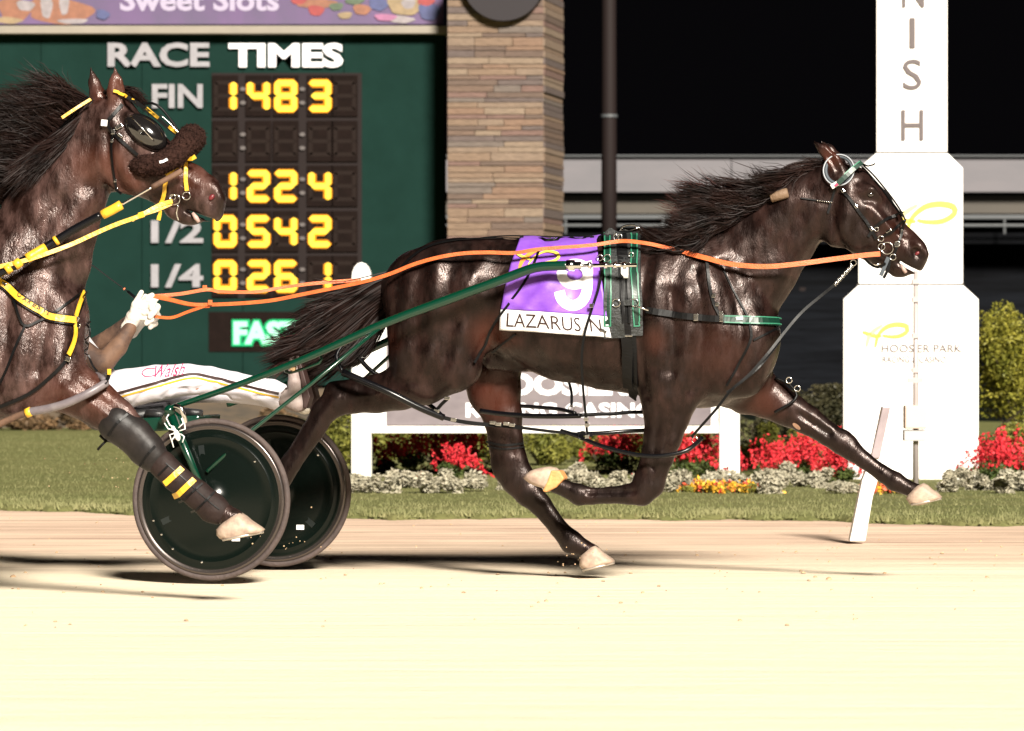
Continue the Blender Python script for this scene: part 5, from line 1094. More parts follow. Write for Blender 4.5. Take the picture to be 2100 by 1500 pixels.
for j in range(GN+1):
    for i in range(GN+1):
        u, v = i/GN, j/GN; d = 0
        for (a0, b0), (a1, b1), am, wd in folds:
            q = np.array((u-a0, v-b0)); e_ = np.array((a1-a0, b1-b0)); t = np.clip(q@e_/(e_@e_), 0, 1); d += am*math.exp(-(np.linalg.norm(q-e_*t)/wd)**2)*(1-.6*abs(2*t-1))
        GG[j, i] -= np.array(FR1.n)*d
def cl_pt(u, v, off=.010):
    a, b_ = min(max(u, 0), 1)*GN, min(max(v, 0), 1)*GN; i, j = min(int(a), GN-1), min(int(b_), GN-1); f, g_ = a-i, b_-j
    p = (GG[j, i]*(1-f)+GG[j, i+1]*f)*(1-g_)+(GG[j+1, i]*(1-f)+GG[j+1, i+1]*f)*g_; return Vector(p)-FR1.n*(off-.010)
def cl_panel(name, v0, v1, nu, nv, m, over=False):
    V = []; rows = 0
    if over:   # continues over the back to the far side
        for k in range(12, 0, -1):
            for i in range(nu+1):
                p = FR1.loc(cl_pt(i/nu, 0)); y = p.y+(.02+(.36)*k/12); o = FR1.wor(p.x, y, 3); h_ = T1.ray_cast(o, Vector((0, 0, -1)), 5)
                V.append((h_[0]+Vector((0, 0, .008))) if h_[0] is not None else FR1.wor(p.x, y, 1.2))
            rows += 1
    for j in range(nv+1):
        for i in range(nu+1): V.append(cl_pt(i/nu, v0+(v1-v0)*j/nv))
        rows += 1
    Fc = [(j*(nu+1)+i, j*(nu+1)+i+1, (j+1)*(nu+1)+i+1, (j+1)*(nu+1)+i) for j in range(rows-1) for i in range(nu)]
    o = mk(name, V, Fc, m, cloth, True); so_ = o.modifiers.new('thick', 'SOLIDIFY'); so_.thickness = .003; so_.offset = -1; return o
cl_panel('purple_panel', 0, .745, 44, 36, M['purple'], True)
wpn = cl_panel('name_strip', .748, 1, 44, 12, M['text_white'])
def cdecal(name, s, box, m, off, bold=0.0, cuts=2):
    U, Fc = text_mesh(s, bold, 0, 0); U, Fc = subdiv_flat(U, Fc, cuts); u0, v0, u1, v1 = box
    return mk(name, [cl_pt(u0+(u1-u0)*a, v1+(v0-v1)*b_, off) for a, b_, _ in U], Fc, m, cloth)
cdecal('lettering', 'LAZARUS', (.055, .785, .735, .955), M['ink'], .0145)
cdecal('lettering', 'N', (.83, .79, .93, .945), M['ink'], .0145)
TCL = bvh(GG.reshape(-1, 3), [(j*(GN+1)+i, j*(GN+1)+i+1, (j+1)*(GN+1)+i+1, (j+1)*(GN+1)+i) for j in range(GN) for i in range(GN)])
nb = MB(); strap(nb, TCL, FR1, [(1179+27*math.cos(R(a)), 563-22*math.sin(R(a))) for a in range(-20, 345, 18)]+[(1205, 570)], 21, th=.001, off=.003, step=4)
strap(nb, TCL, FR1, [(1203, 538), (1206, 560), (1206, 585), (1201, 607), (1191, 621), (1177, 627), (1163, 624), (1152, 614), (1147, 598)], 22, th=.001, off=.0042, step=4); nb.obj('number', M['text_white'], cloth)
for pts, mm, w_ in (([(1061, 526), (1075, 533), (1090, 540)], 'gold', 6), ([(1066, 560), (1074, 540), (1090, 526), (1110, 520)], 'logo_orange', 9), ([(1085, 548), (1100, 532), (1122, 524), (1142, 526), (1147, 533), (1138, 541), (1120, 545), (1098, 548)], 'gold', 6)):
    b = MB(); P = cr(pts, 4); q = []; nn = []
    for x, y in P:
        h_ = hit(T1, x, y, .022); q.append(h_[0]); nn.append(h_[1])
    n_ = len(q); b.ribbon(q, nn, [w_/467*(.35+.75*math.sin(math.pi*(i+.4)/n_)) for i in range(n_)], .0012); b.obj('logo_stroke', M[mm], cloth)
# harness saddle and girth
hs = item('harness_saddle', 'dark harness saddle pad with green edging round the girth of the leading horse', 'harness', FR1, 1275, 690)
M['pad'] = mat('saddle_pad', (.012, .014, .014), .6, bump=.4, bscale=60)
st('pad', [(1260, 482), (1259, 560), (1259, 640), (1260, 692)], 42, 'pad', hs, th=.016, off=.010, step=5); st('pad', [(1300, 484), (1301, 560), (1302, 640), (1303, 688)], 28, 'pad', hs, th=.016, off=.010, step=5)
for x in (1241, 1252, 1296, 1308): st('piping', [(x, 488), (x, 560), (x+1, 640), (x+2, 668)], 2.6, 'mint', hs, th=.004, off=.022, step=5)
for x0, x1 in ((1241, 1254), (1297, 1310)): st('piping', [(x0, 668), ((x0+x1)/2, 668), (x1, 668)], 2.6, 'mint', hs, th=.004, off=.022, step=3)
for x in (1246, 1302): st('green_band', [(x, 488), (x, 560), (x+1, 665)], 8, 'green_strap', hs, th=.003, off=.020, step=5)
st('billet', [(1276, 490), (1276, 560), (1278, 620), (1282, 690), (1288, 740), (1292, 790)], 22, 'black', hs, th=.006, off=.018)
st('billet', [(1272, 555), (1272, 620), (1274, 662)], 5, 'black', hs, th=.008, off=.026); st('billet', [(1286, 555), (1286, 620), (1288, 662)], 5, 'black', hs, th=.008, off=.026)
st('girth', [(1292, 690), (1296, 740), (1300, 790), (1304, 812)], 24, 'black', hs, th=.006, off=.006)
buck(1276, 566, 15, 24, hs, 'white_plastic', off=.036, nm='buckle_tag'); buck(1276, 550, 24, 9, hs, off=.034); buck(1280, 623, 22, 12, hs, 'pad', off=.034)
for x, y, r_ in ((1262, 623, 8), (1300, 622, 8), (1246, 538, 7), (1232, 538, 6), (1296, 530, 5)): rg('ring', x, y, r_, .0022, 'steel', hs, off=.03)
buck(1282, 687, 26, 4, hs, off=.022); buck(1240, 678, 14, 7, hs, an=.5, off=.02)
# top of the saddle: tree, hook, terrets
tb('saddle_tree', [(1235, 484, .08), (1275, 478, .06), (1318, 482, .08)], .010, 'black', hs); tb('saddle_hook', [(1268, 482, .05), (1276, 466, .05), (1300, 462, .05), (1316, 472, .05)], .0045, 'steel', hs)
tb('saddle_hook', [(1272, 470, .03), (1290, 474, .03), (1310, 466, .03)], .004, 'steel', hs)
for x, y in ((1262, 486), (1272, 487)): tb('terret', [(x, y+8, .17), (x-4, y, .17), (x, y-7, .17), (x+4, y, .17), (x, y+8, .17)], .0024, 'steel', hs, step=3)
bs = item('back_strap', 'thin black back strap running from saddle to tail over the croup', 'strap', FR1, 1000, 490, .02)
st('strap', [(1262, 489), (1180, 491), (1090, 493), (1010, 492), (930, 496), (880, 508), (845, 530), (820, 556)], 6, 'black', bs, off=.008); tb('line', [(1262, 482, .0), (1150, 486, 0), (1040, 484, 0), (960, 492, 0), (905, 502, 0)], .003, 'black', bs)
for x in (1070, 1215): buck(x, 493, 8, 10, bs, 'black', s=.04)
for x in (1133, 1143): rg('ring', x, 492, 5, .002, 'steel', bs, s=.05)
tb('rod', [(1145, 491, .05), (1210, 490, .05)], .003, 'steel', bs)
# reins
ln = root('reins', 'pair of orange reins from the gloved hand along the horse to its bit', 'reins', FR1.pt(300, 640, .17), FR1.a)
st('rein', [(1805, 521, .11), (1770, 524, .12), (1700, 533, .14), (1640, 541, .17), (1570, 547, .19), (1500, 542, .20), (1450, 530, .20), (1408, 519, .19)], 10, 'orange', ln, th=.005, free=True)
st('rein', [(1408, 519, .19), (1388, 513, .19), (1366, 508, .20), (1330, 500, .22), (1290, 495, .22), (1262, 496, .22), (1215, 503, .25), (1150, 508, .27), (1100, 512, .28), (1055, 519, .28), (1000, 518, .28), (950, 520, .28), (900, 528, .28), (850, 542, .27), (800, 562, .26), (750, 577, .25), (690, 590, .24), (620, 604, .23), (560, 616, .22), (500, 622, .21), (432, 625, .20), (390, 624, .20), (340, 612, .19), (305, 606, .19)], 7.5, 'orange', ln, th=.005, free=True)
st('rein', [(740, 574, -.05), (690, 578, 0), (640, 582, .03), (580, 590, .05), (520, 599, .08), (450, 598, .10), (425, 594, .12), (370, 603, .14), (310, 608, .17)], 7, 'orange', ln, th=.005, free=True)
st('rein_end', [(310, 648, .17), (350, 652, .18), (385, 640, .19), (420, 628, .2)], 6, 'orange', ln, th=.004, free=True); st('rein_end', [(312, 610, .15), (350, 618, .16), (400, 630, .18), (430, 630, .2)], 3, 'orange', ln, th=.003, free=True)
for x, y, s in ((420, 591, .12), (431, 621, .21)): buck(x, y, 9, 11, ln, 'orange', s=s, T=T1, nm='keeper'); 
# breast collar
bc = item('breast_collar', 'black breast collar with a green chest band on the leading horse', 'harness', FR1, 1450, 655)
st('side_strap', [(1328, 636, .28), (1350, 641), (1400, 648), (1440, 652), (1480, 655)], 13, 'black', bc, th=.009, off=.010)
st('chest_band', [(1482, 655), (1520, 657), (1560, 660), (1580, 661), (1594, 663)], 17, 'green_strap', bc, th=.012, off=.010)
st('chest_piping', [(1484, 649), (1540, 652), (1596, 655)], 2.2, 'mint', bc, th=.003, off=.017); st('chest_piping', [(1484, 662), (1540, 665), (1596, 667)], 2.2, 'mint', bc, th=.003, off=.017)
buck(1511, 655, 18, 6, bc, 'white_plastic', off=.020, nm='tag'); buck(1424, 651, 10, 14, bc, off=.018); buck(1478, 653, 8, 16, bc, off=.018)
tb('link', [(1302, 627, .31), (1316, 632, .31), (1330, 637, .31)], .004, 'steel', bc)
st('neck_strap', [(1449, 532), (1453, 570), (1459, 605), (1467, 630), (1476, 648)], 6, 'black', bc, off=.008); st('neck_strap', [(1478, 545), (1500, 590), (1520, 625), (1536, 655)], 3.4, 'black', bc, off=.006)
for x, y in ((1463, 607), (1470, 625), (1477, 643)): buck(x, y, 8, 8, bc, off=.013)
st('chest_strap', [(1538, 664), (1541, 690), (1530, 720), (1512, 752), (1490, 790)], 5, 'black', bc, off=.007); st('chest_strap', [(1598, 670), (1572, 684), (1545, 698)], 4, 'black', bc, off=.007); buck(1592, 672, 5, 14, bc, 'black')
# tie-down running from the head halter to the hopples
td = item('tie_down', 'long black strap from the jaw chain down past the chest of the leading horse', 'strap', FR1, 1600, 690, .1)
st('strap', [(1712, 584, .10), (1680, 610, .11), (1645, 640, .13), (1612, 678, .16), (1575, 725, .20), (1535, 770, .22), (1500, 800, .23), (1470, 838, .22), (1440, 872, .2), (1418, 897, .18)], 5.5, 'black', td, th=.004, free=True)
st('strap', [(1600, 700, .10), (1560, 750, .2), (1520, 785, .22), (1490, 805, .23)], 4, 'black', td, th=.004, free=True)
b = MB()
for i in range(12):
    t = i/11; p = FR1.pt(1747-35*t, 546+38*t, .10); b.ring(p, (FR1.h*.68+Vector((0, 0, -.73))), FR1.n if i % 2 else (FR1.h*.73+Vector((0, 0, .68))), .0075, .0045, .0018, 10, 5)
b.obj('chain', M['steel'], td, True); rg('ring', 1750, 539, 6, .0022, 'steel', td, s=.1)
# bridle
br = item('bridle', 'black open bridle with a green browband on the leading horse', 'bridle', FR1, 1740, 400, .1)
st('browband', [(1767, 333, .09), (1752, 345, .12), (1736, 360, .135), (1718, 377, .14)], 10, 'green_strap', br, th=.006, free=True); st('browband_edge', [(1763, 331, .10), (1748, 343, .128), (1731, 358, .142)], 2, 'mint', br, th=.003, free=True)
buck(1715, 380, 17, 10, br, 'white_plastic', an=-.55, off=.022, nm='tag')
b = MB(); b.box(FR1.pt(1715, 380, .145), .016, .002, .007, (FR1.h*.85+Vector((0, 0, .52)), FR1.n, Vector((0, 0, .85))-FR1.h*.52)); b.obj('tag_print', M['red_ink'], br)
M['ear_grey'] = mat('ear_cover_grey', (.05, .062, .075), .6)
c = FR1.pt(1720, 349, .088)
MB().ring(c, FR1.h, Vector((0, 0, 1))*.96+FR1.n*.28, .066, .070, .0032, 36, 8).obj('ear_cover_piping', mat('ear_piping', (.30, .32, .35), .5), br, True)
MB().ring(c+FR1.n*.012, FR1.h, Vector((0, 0, 1))*.96+FR1.n*.28, .057, .061, .008, 36, 8).obj('ear_cover', M['ear_grey'], br, True)
tb('tie', [(1768, 336, .03), (1780, 341, .03), (1792, 338, .04), (1794, 335, .04)], .0035, 'black', br)
st('cheek_strap', [(1726, 388), (1745, 412), (1765, 440), (1782, 464), (1797, 490)], 6, 'black', br, off=.007)
for x, y in ((1731, 392), (1755, 424), (1787, 470)): buck(x, y, 8, 6, br, an=.9)
st('throat_strap', [(1712, 388), (1708, 402), (1703, 418), (1697, 438)], 4.5, 'black', br, off=.006)
st('thin_line', [(1642, 407), (1670, 411), (1706, 415)], 2.4, 'black', br, off=.006); b = MB()
for i in range(7):
    h_ = hit(T1, 1677+i*4.6, 412.5+i*.45, .010)
    if h_: b.lathe(h_[0], FR1.n, [(.0045*math.sin(t*math.pi/4), -.0045*math.cos(t*math.pi/4)) for t in range(5)], 8)
b.obj('beads', M['steel'], br, True)
st('noseband', [(1852, 436), (1835, 443), (1812, 453), (1795, 466), (1780, 486)], 6, 'black', br, off=.007); st('noseband', [(1858, 452), (1843, 462), (1826, 476), (1806, 486)], 5, 'black', br, off=.007)
st('nose_strap', [(1856, 452), (1850, 472), (1845, 492), (1838, 512), (1830, 530)], 5, 'black', br, off=.007)
st('overcheck', [(1767, 336, .02), (1790, 358, .03), (1812, 384, .03), (1832, 410, .03), (1848, 434, .03), (1858, 455, .03)], 3.6, 'black', br, free=True); st('overcheck', [(1764, 338), (1784, 362), (1808, 390), (1832, 422), (1850, 446)], 4, 'black', br, off=.005)
for x, y, r_ in ((1805, 489, 6), (1807, 504, 7), (1820, 508, 12), (1841, 500, 5.5), (1832, 526, 6), (1797, 470, 4)): rg('ring', x, y, r_, .0021, 'steel', br, off=.012)
buck(1840, 503, 9, 9, br, off=.012); buck(1846, 478, 4, 12, br, an=.2); buck(1822, 473, 12, 4, br, an=-.6)
st('chin_strap', [(1772, 528, .08), (1782, 540, .07), (1800, 549, .07), (1816, 540, .08)], 5, 'black', br, free=True); tb('chin_chain', [(1788, 540, .08), (1797, 544, .08), (1806, 541, .08)], .004, 'steel', br)
st('tongue_tie', [(1822, 528, .07), (1815, 545, .07), (1806, 566, .07)], 8, 'ear_grey', br, free=True); st('tongue_tie', [(1824, 530, .06), (1822, 550, .06), (1812, 571, .06)], 6, 'black', br, free=True)
# rolled leather piece on the crest
h_ = hit(T1, 1602, 404, .02); c = h_[0] if h_ else FR1.pt(1602, 404, .1)
ro = root('mane_clip', 'tan rolled leather piece in the mane of the leading horse', 'clip', c, FR1.a); e = FR1.h*.95+Vector((0, 0, .25))
MB().tube([c-e*.04, c-e*.036, c+e*.036, c+e*.04], [.018, .022, .022, .018], 14).obj('roll', mat('tan_leather', (.16, .10, .06), .7, bump=.3), ro, True)
# hopples
hp = item('hopples', 'black plastic hopple loops and straps hanging round the legs of the leading horse', 'hopples', FR1, 1200, 850)
tb('hind_loop', [(703, 764, .26), (740, 780, .27), (800, 806, .27), (860, 836, .24), (910, 857, .20)], .0155, 'tube', hp); tb('hind_loop', [(710, 700, .2), (690, 730, .24), (703, 764, .26)], .010, 'tube', hp)
tb('hind_loop', [(910, 857, .2), (880, 830, 0), (820, 790, -.02), (760, 760, .0), (710, 700, .05)], .010, 'tube', hp)
for nm, P, w_ in (('strap', [(906, 856, .20), (940, 864, .19), (985, 870, .18), (1040, 874, .17), (1072, 878, .17)], 8), ('strap', [(1072, 878, .17), (1130, 885, .17), (1180, 890, .17), (1215, 893, .17)], 6), ('hanger', [(892, 846, .20), (905, 830, .22), (918, 818, .23)], 7)): st(nm, P, w_, 'black', hp, th=.006, free=True)
for x, y, s in ((930, 861, .2), (1010, 867, .19), (1022, 870, .19), (1038, 869, .19), (1050, 872, .19), (895, 843, .22), (917, 817, .24)): buck(x, y, 12, 7, hp, s=s, T=NT, an=.1)
tb('fore_loop', [(985, 843, .02), (1020, 848, .04), (1080, 853, .08), (1140, 854, .12), (1190, 853, .16)], .011, 'tube', hp); tb('fore_loop', [(1068, 833, -.02), (1110, 836, 0), (1150, 840, .05), (1180, 848, .1)], .0085, 'tube', hp)
tb('twisted_strap', [(1190, 852, .16), (1225, 850, .12), (1260, 849, .08), (1290, 846, .04), (1330, 846, 0)], .008, 'black', hp)
tb('lower_loop', [(1150, 884, .16), (1185, 895, .18), (1230, 914, .22), (1290, 930, .245), (1340, 936, .25), (1385, 931, .24), (1415, 920, .22), (1440, 898, .17)], .0095, 'tube', hp)
tb('lower_loop', [(1185, 890, .14), (1230, 889, .08), (1280, 885, .04), (1325, 883, .03)], .009, 'tube', hp)

st('long_hanger', [(1236, 545, .30), (1228, 590, .31), (1212, 640, .31), (1198, 690, .31), (1193, 740, .30), (1196, 800, .27), (1201, 850, .22), (1204, 890, .18)], 5, 'black', hp, th=.004, free=True)
st('long_hanger', [(1166, 782, .0), (1172, 805, .0), (1172, 835, .04)], 5.5, 'black', hp, th=.004, free=True)
st('hip_hanger', [(1107, 520), (1085, 570), (1052, 616), (1020, 660), (990, 705), (968, 745)], 5, 'black', hp, off=.022, th=.004); st('hip_hanger', [(1058, 685), (1032, 704), (1012, 722)], 4, 'black', hp, off=.006, th=.004)
for x, y, s in ((1202, 860, .24), (1204, 872, .22), (1204, 896, .2), (1213, 627, .33)): buck(x, y, 9, 8, hp, s=s, T=NT)
for x, y, s, r_ in ((1172, 838, .06, 6), (1195, 894, .2, 9), (1425, 903, .19, 6)): rg('ring', x, y, r_, .0022, 'steel' if r_ < 8 else 'tube', hp, T=NT, s=s)
tb('fore_loop_far', [(1590, 775, -.10), (1620, 790, -.09), (1634, 812, -.08), (1620, 828, -.07), (1588, 846, -.07)], .006, 'black', hp); rg('ring', 1635, 797, 6, .0025, 'steel', hp, T=NT, s=-.08); rg('ring', 1618, 780, 6, .003, 'steel', hp, T=NT, s=-.08)
st('leg_band', [(1000, 906), (1030, 913), (1072, 910)], 4, 'black', hp, off=.005); st('leg_band', [(1002, 915), (1032, 921), (1074, 917)], 3, 'black', hp, off=.005)

# ------------------------------------------------------------------ harness of the following horse
b2 = root('bridle', 'yellow and black bridle with a dark blinker cup on the following horse', 'bridle', FR2.pt(240, 260, .1), FR2.a)
k2 = dict(T=T2, fr=FR2)
M['white_strap'] = M['text_white']
st('crest_strap', [(186, 204, .10), (160, 220, .13), (127, 242, .15)], 6, 'yellow', b2, free=True, **k2); st('crest_strap', [(187, 212), (150, 252), (110, 298), (60, 357), (25, 395)], 5, 'black', b2, off=.03, **k2)
st('forehead_strap', [(233, 187), (247, 192), (260, 199)], 6, 'yellow', b2, off=.012, **k2)
st('forehead_strap', [(250, 192), (277, 209), (300, 225), (323, 243), (345, 262), (362, 275)], 8, 'black', b2, off=.012, **k2)
for a, c_ in (((270, 204), (281, 212)), ((300, 222), (325, 243)), ((346, 260), (362, 273))): st('yellow_inlay', [a, ((a[0]+c_[0])/2, (a[1]+c_[1])/2), c_], 6, 'yellow', b2, off=.017, **k2)
tb('blinker_bow', [(290, 214, .05), (312, 212, .06), (330, 222, .06), (350, 246, .05), (368, 272, .04)], .005, 'black', b2, fr=FR2); tb('blinker_bow', [(328, 236, .07), (345, 250, .06), (370, 276, .05)], .003, 'steel', b2, fr=FR2)
# blinker cup
c = FR2.pt(294, 272, .115); e1 = FR2.h*.80-Vector((0, 0, .60)); e3 = FR2.h*.60+Vector((0, 0, .80)); V = []; n1, n2 = 9, 28
for i in range(n1):
    t = i/(n1-1)*math.pi/2
    for j in range(n2):
        a = 2*math.pi*j/n2; V.append(c+e1*(.098*math.sin(t)*math.cos(a))+e3*(.058*math.sin(t)*math.sin(a)*(1 if math.sin(a) > 0 else .9))-FR2.n*(.055*math.cos(t)-.03))
Fc = [(i*n2+j, i*n2+(j+1) % n2, (i+1)*n2+(j+1) % n2, (i+1)*n2+j) for i in range(n1-1) for j in range(n2)]
M['cup'] = mat('blinker_cup', (.008, .007, .007), .12, spec=.8, coat=.8); o = mk('blinker_cup', V, Fc, M['cup'], b2, True); mo = o.modifiers.new('t', 'SOLIDIFY'); mo.thickness = .003
MB().tube([c+e1*(.098*math.cos(2*math.pi*j/28))+e3*(.055*math.sin(2*math.pi*j/28))+FR2.n*.03 for j in range(29)], .004, 6).obj('cup_edge', M['black'], b2, True)
tb('cup_wire', [(272, 242, .17), (296, 268, .18), (316, 290, .15)], .0022, 'steel', b2, fr=FR2)
st('cheek_strap', [(250, 215), (232, 238), (222, 252), (236, 275), (258, 298), (283, 318)], 7, 'black', b2, off=.008, **k2)
buck(217, 253, 13, 13, b2, 'white_plastic', T=T2, fr=FR2, an=.1, off=.016, nm='tag'); buck(245, 262, 16, 8, b2, T=T2, fr=FR2, an=-.5, off=.014); buck(236, 272, 8, 10, b2, T=T2, fr=FR2, off=.014); buck(248, 281, 12, 5, b2, T=T2, fr=FR2, an=.7, off=.014)
st('throat_strap', [(236, 262), (231, 300), (234, 345), (240, 388), (249, 398)], 4.5, 'black', b2, off=.007, **k2)
for y in (290, 370, 385): buck(233+(y-290)*.06, y, 6, 6, b2, T=T2, fr=FR2)
st('noseband', [(401, 321), (384, 332), (362, 344), (340, 358)], 9, 'yellow', b2, off=.010, **k2)
tb('head_pole', [(374, 350, .125), (345, 366, .135), (312, 384, .14)], .011, 'sleeve', b2, fr=FR2); tb('head_pole', [(312, 384, .14), (280, 402, .15), (247, 421, .16)], .005, 'steel', b2, fr=FR2)
tb('head_pole', [(206, 442, .17), (150, 472, .19), (90, 510, .22), (30, 545, .27), (-60, 590, .31)], .0165, 'tube', b2, fr=FR2); tb('pole_wrap', [(249, 420, .165), (230, 431, .168), (210, 441, .17)], .019, 'yellow', b2, fr=FR2)
for P in ([(94, 508, .225), (55, 531, .255)], [(118, 492, .21), (112, 496, .213)], [(42, 537, .27), (30, 546, .28)], [(22, 548, .285), (12, 555, .29)]): tb('pole_wrap', [P[0], ((P[0][0]+P[1][0])/2, (P[0][1]+P[1][1])/2, (P[0][2]+P[1][2])/2), P[1]], .0195, 'yellow', b2, fr=FR2)
st('nose_drop', [(379, 330), (381, 350), (382, 372), (384, 392)], 8, 'yellow', b2, off=.010, **k2); st('chin_strap', [(352, 352), (342, 372), (338, 392), (331, 425), (325, 452)], 8, 'yellow', b2, off=.010, **k2)
for x, y, r_ in ((384, 401, 8), (362, 407, 10), (356, 402, 6)): rg('bit_ring', x, y, r_, .0026, 'steel', b2, T=T2, fr=FR2, off=.012)
tb('bit_cheek', [(366, 418, .075), (362, 436, .075), (366, 452, .07)], .0028, 'steel', b2, fr=FR2)
# fleece noseband
M['fleece'] = mat('brown_fleece', (.020, .009, .007), .95, col2=(.038, .018, .014), nscale=40, bump=1, bscale=70, spec=.1)
fd = Field(FR2, (lo2(250, 300).x-.05, -.22, 1.5), (lo2(430, 300).x+.1, .22, 2.05), .006)
fd.chain([(280, 340, 15, .10), (294, 341, 22, .105), (325, 338, 22, .115), (358, 321, 23, .10), (384, 296, 25, .06), (393, 284, 28, 0), (384, 296, 27, -.06), (358, 322, 25, -.10), (300, 342, 22, -.105)], .02)
V, Q = fd.mesh(); rr = np.random.default_rng(3); V = V+rr.normal(0, .0022, V.shape); fl = root('fleece_noseband', 'thick brown fleece shadow roll across the nose of the following horse', 'noseband', FR2.pt(330, 340, .1), FR2.a)
mk('roll', V, Q, M['fleece'], fl, True)
I = rr.integers(0, len(V), 9000); cc = V.mean(0); b_ = []
for i in I:
    p = V[i]; d = rr.normal(0, 1, 3); d /= np.linalg.norm(d); s_ = np.cross(d, rr.normal(0, 1, 3)); s_ /= np.linalg.norm(s_); b_ += [p-s_*.0014, p+s_*.0014, p+d*.009]
mk('pile', np.array(b_), np.arange(len(b_)).reshape(-1, 3), M['fleece'], fl, kind='stuff')
TFl = bvh(V, Q); st('label_tag', [(326, 334), (333, 331), (342, 326)], 5, 'text_white', fl, T=TFl, fr=FR2, off=.006)
# rein, breast collar
rn = root('reins', 'yellow rein of the following horse hanging from its bit ring', 'reins', FR2.pt(200, 477, .2), FR2.a)
st('rein', [(354, 413, .09), (330, 420, .10), (300, 436, .12), (285, 444, .13), (240, 460, .15), (200, 477, .17), (150, 500, .2), (100, 519, .24), (50, 535, .27), (0, 547, .30), (-100, 570, .34)], 8.5, 'yellow', rn, T=T2, fr=FR2, th=.005, free=True)
st('rein', [(352, 418, .085), (325, 430, .10), (295, 440, .12), (270, 452, .135)], 7, 'yellow', rn, T=T2, fr=FR2, th=.005, free=True); buck(290, 441, 12, 12, rn, 'yellow', T=NT, fr=FR2, s=.13, an=-.3, nm='keeper')
b3 = root('breast_collar', 'yellow lettered breast collar of the following horse', 'harness', FR2.pt(80, 640, .25), FR2.a)
CP = [(-40, 560), (0, 580), (17, 590), (45, 615), (83, 640), (115, 653), (150, 658)]
st('collar_backing', CP, 20, 'black', b3, th=.012, off=.008, **k2); st('collar_face', CP, 13.5, 'yellow', b3, th=.003, off=.019, **k2)
for i, (chx, x, y, an) in enumerate([('O', 44, 608, .62), ('A', 53, 615, .60), ('K', 61, 621, .56), ('E', 69, 626.5, .52), ('S', 77, 631.5, .48), ('R', 92, 640, .42), ('A', 101, 644.5, .38)]):
    w_, h__ = 3.6, 4.2; ca, sa = math.cos(an), math.sin(an); q = [(x+(a*w_)*ca-(b_*h__)*sa, y+(a*w_)*sa+(b_*h__)*ca) for a, b_ in ((-1, 1), (1, 1), (1, -1), (-1, -1))]
    decal('lettering', chx, T2, q, M['ink'], b3, .024, bold=.02, fr=FR2, cuts=0)
st('neck_strap', [(169, 600), (158, 625), (149, 655)], 9, 'yellow', b3, off=.014, **k2); st('neck_strap', [(178, 598), (165, 628), (152, 660)], 4, 'black', b3, off=.010, **k2)
st('drop_strap', [(149, 660), (150, 685), (144, 710), (136, 729)], 10, 'yellow', b3, off=.014, **k2); st('drop_strap', [(150, 658), (151, 690), (138, 728), (124, 752), (90, 785), (50, 812), (0, 834)], 7, 'black', b3, off=.008, **k2)
st('cross_strap', [(22, 592), (33, 625), (50, 668), (80, 658), (110, 643), (140, 620), (170, 598)], 5, 'black', b3, off=.010, **k2); st('side_strap', [(52, 668), (30, 720), (5, 780), (-30, 830)], 5, 'black', b3, off=.008, **k2)
for x, y in ((150, 655), (134, 738), (152, 668), (8, 585)): buck(x, y, 11, 9, b3, T=T2, fr=FR2, an=.4, off=.018)
st('chest_line', [(183, 660), (184, 690), (178, 715), (190, 750), (200, 762)], 4, 'black', b3, off=.008, **k2)
# hopple and boots
h2 = root('hopples', 'grey plastic hopple tube round the forearm of the following horse', 'hopples', FR2.pt(130, 830, .2), FR2.a)
M['grey_tube'] = mat('grey_tube', (.17, .15, .16), .4, col2=(.12, .10, .11), nscale=14)
tb('tube', [(60, 845, .24), (100, 838, .26), (140, 826, .27), (185, 805, .26), (218, 785, .22)], .0165, 'grey_tube', h2, fr=FR2); tb('tube', [(-60, 905, .22), (-20, 880, .22), (25, 858, .23), (58, 846, .24)], .013, 'sleeve', h2, fr=FR2)
tb('tube_end', [(64, 844, .241), (54, 848, .239)], .019, 'yellow', h2, fr=FR2); st('hanger', [(214, 787, .24), (222, 775, .22), (224, 762, .2)], 8, 'black', h2, T=T2, fr=FR2, free=True); buck(224, 763, 8, 12, h2, 'yellow', T=NT, fr=FR2, s=.22, nm='keeper')
tb('tube', [(218, 785, .22), (200, 770, .12), (170, 775, .05)], .012, 'grey_tube', h2, fr=FR2)
M['boot_black'] = mat('neoprene_boot', (.0075, .0065, .0065), .45, spec=.22, bump=.15, bscale=20, col2=(.02, .016, .015), nscale=9); M['boot_brown'] = mat('leather_shin_boot', (.024, .014, .012), .65, spec=.2, col2=(.012, .007, .0065), nscale=8, bump=.3, bscale=25)
kb = root('knee_boot', 'black knee boot on the outstretched foreleg of the following horse', 'horse boot', FR2.pt(275, 900, .15), FR2.a)
fd = Field(FR2, (lo2(200, 900).x-.1, -.28, .3), (lo2(380, 900).x+.1, -.02, 1.0), .006); fd.chain([(240, 868, 41, .15, .066), (275, 894, 38, .15, .058), (300, 922, 37, .15, .056), (312, 936, 33, .15, .05)], .02); V, Q = fd.mesh(); mk('shell', V, Q, M['boot_black'], kb, True); TK = bvh(V, Q)
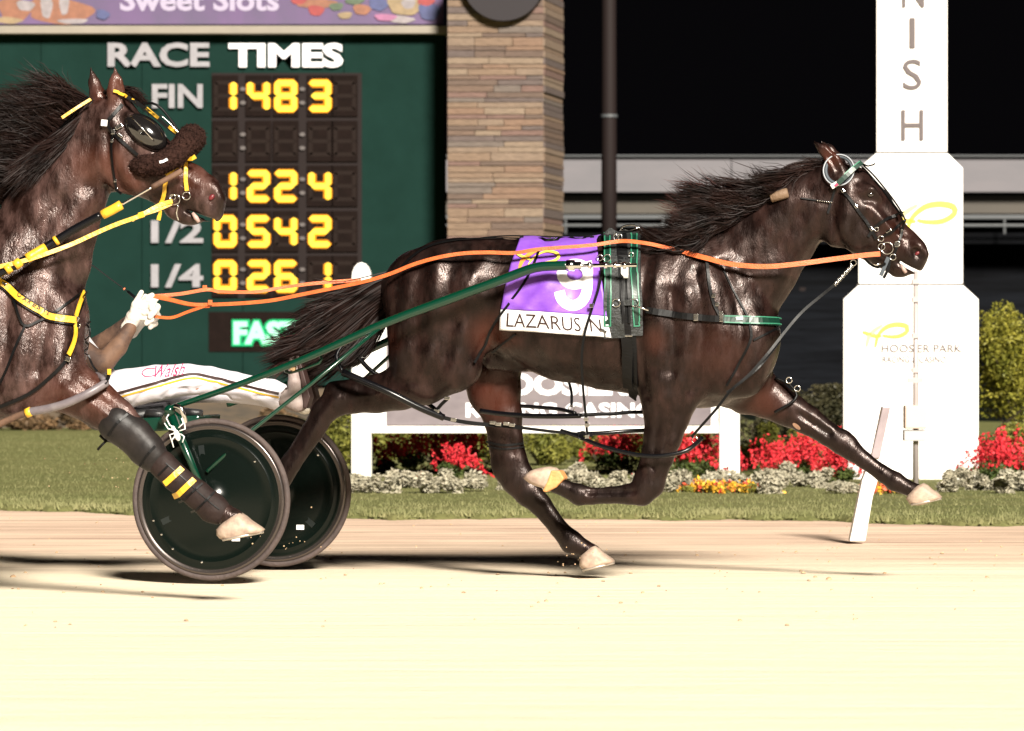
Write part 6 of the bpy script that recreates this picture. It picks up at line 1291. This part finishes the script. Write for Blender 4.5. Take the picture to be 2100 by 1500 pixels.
for P in ([(262, 850), (240, 868), (222, 893)], [(318, 915), (300, 935), (288, 955)]): st('edge_band', P, 5, 'black', kb, T=TK, fr=FR2, off=.003)
tb('loose_tab', [(205, 893, .14), (215, 903, .14), (230, 906, .14)], .006, 'black', kb, fr=FR2); tb('loose_tab', [(220, 903, .14), (210, 912, .15), (200, 923, .15)], .005, 'black', kb, fr=FR2)
for x, y in ((245, 917), (241, 909)): buck(x, y, 6, 5, kb, T=NT, fr=FR2, s=.16)
sb = root('shin_boot', 'dark brown shin boot with two yellow straps on the following horse', 'horse boot', FR2.pt(385, 1000, .15), FR2.a)
fd = Field(FR2, (lo2(290, 1000).x-.05, -.28, .1), (lo2(500, 1000).x+.1, -.02, .85), .006); fd.chain([(332, 952, 29, .15, .046), (360, 980, 28, .15, .043), (405, 1015, 29, .15, .044), (436, 1042, 31, .15, .047), (446, 1048, 28, .15, .045)], .02); V, Q = fd.mesh(); mk('shell', V, Q, M['boot_brown'], sb, True); TS = bvh(V, Q)
for P in ([(339, 992), (357, 976), (374, 961)], [(362, 1018), (380, 1001), (399, 984)]): st('yellow_strap', P, 12, 'yellow', sb, T=TS, fr=FR2, off=.004)
for P in ([(372, 1030), (395, 1010), (416, 992)], [(398, 1050), (420, 1030), (440, 1010)], [(325, 975), (345, 955)]): st('strap', P, 4, 'black', sb, T=TS, fr=FR2, off=.003)
st('seam', [(340, 950), (380, 985), (430, 1030), (450, 1045)], 2, 'black', sb, T=TS, fr=FR2, off=.002)

# grit thrown up by hooves and wheels
b = MB()
for cx, cy, n_, sp in ((560, 1130, 26, 60), (1190, 1160, 22, 40), (200, 1000, 20, 90), (420, 1195, 14, 60)):
    for _ in range(n_):
        p = FR1.pt(cx+rng.normal(0, sp), cy-abs(rng.normal(0, sp*.7)), rng.normal(.1, .35)); r_ = rng.uniform(.0016, .004)
        b.lathe(p, Vector((rng.normal(), rng.normal(), 1)), [(.0001, -r_), (r_*.9, -r_*.3), (r_, r_*.4), (.0001, r_)], 5)
tag(b.obj('flying_grit', M['clod'], kind='stuff'), 'small crumbs of dirt flying behind hooves and wheels', 'dirt')
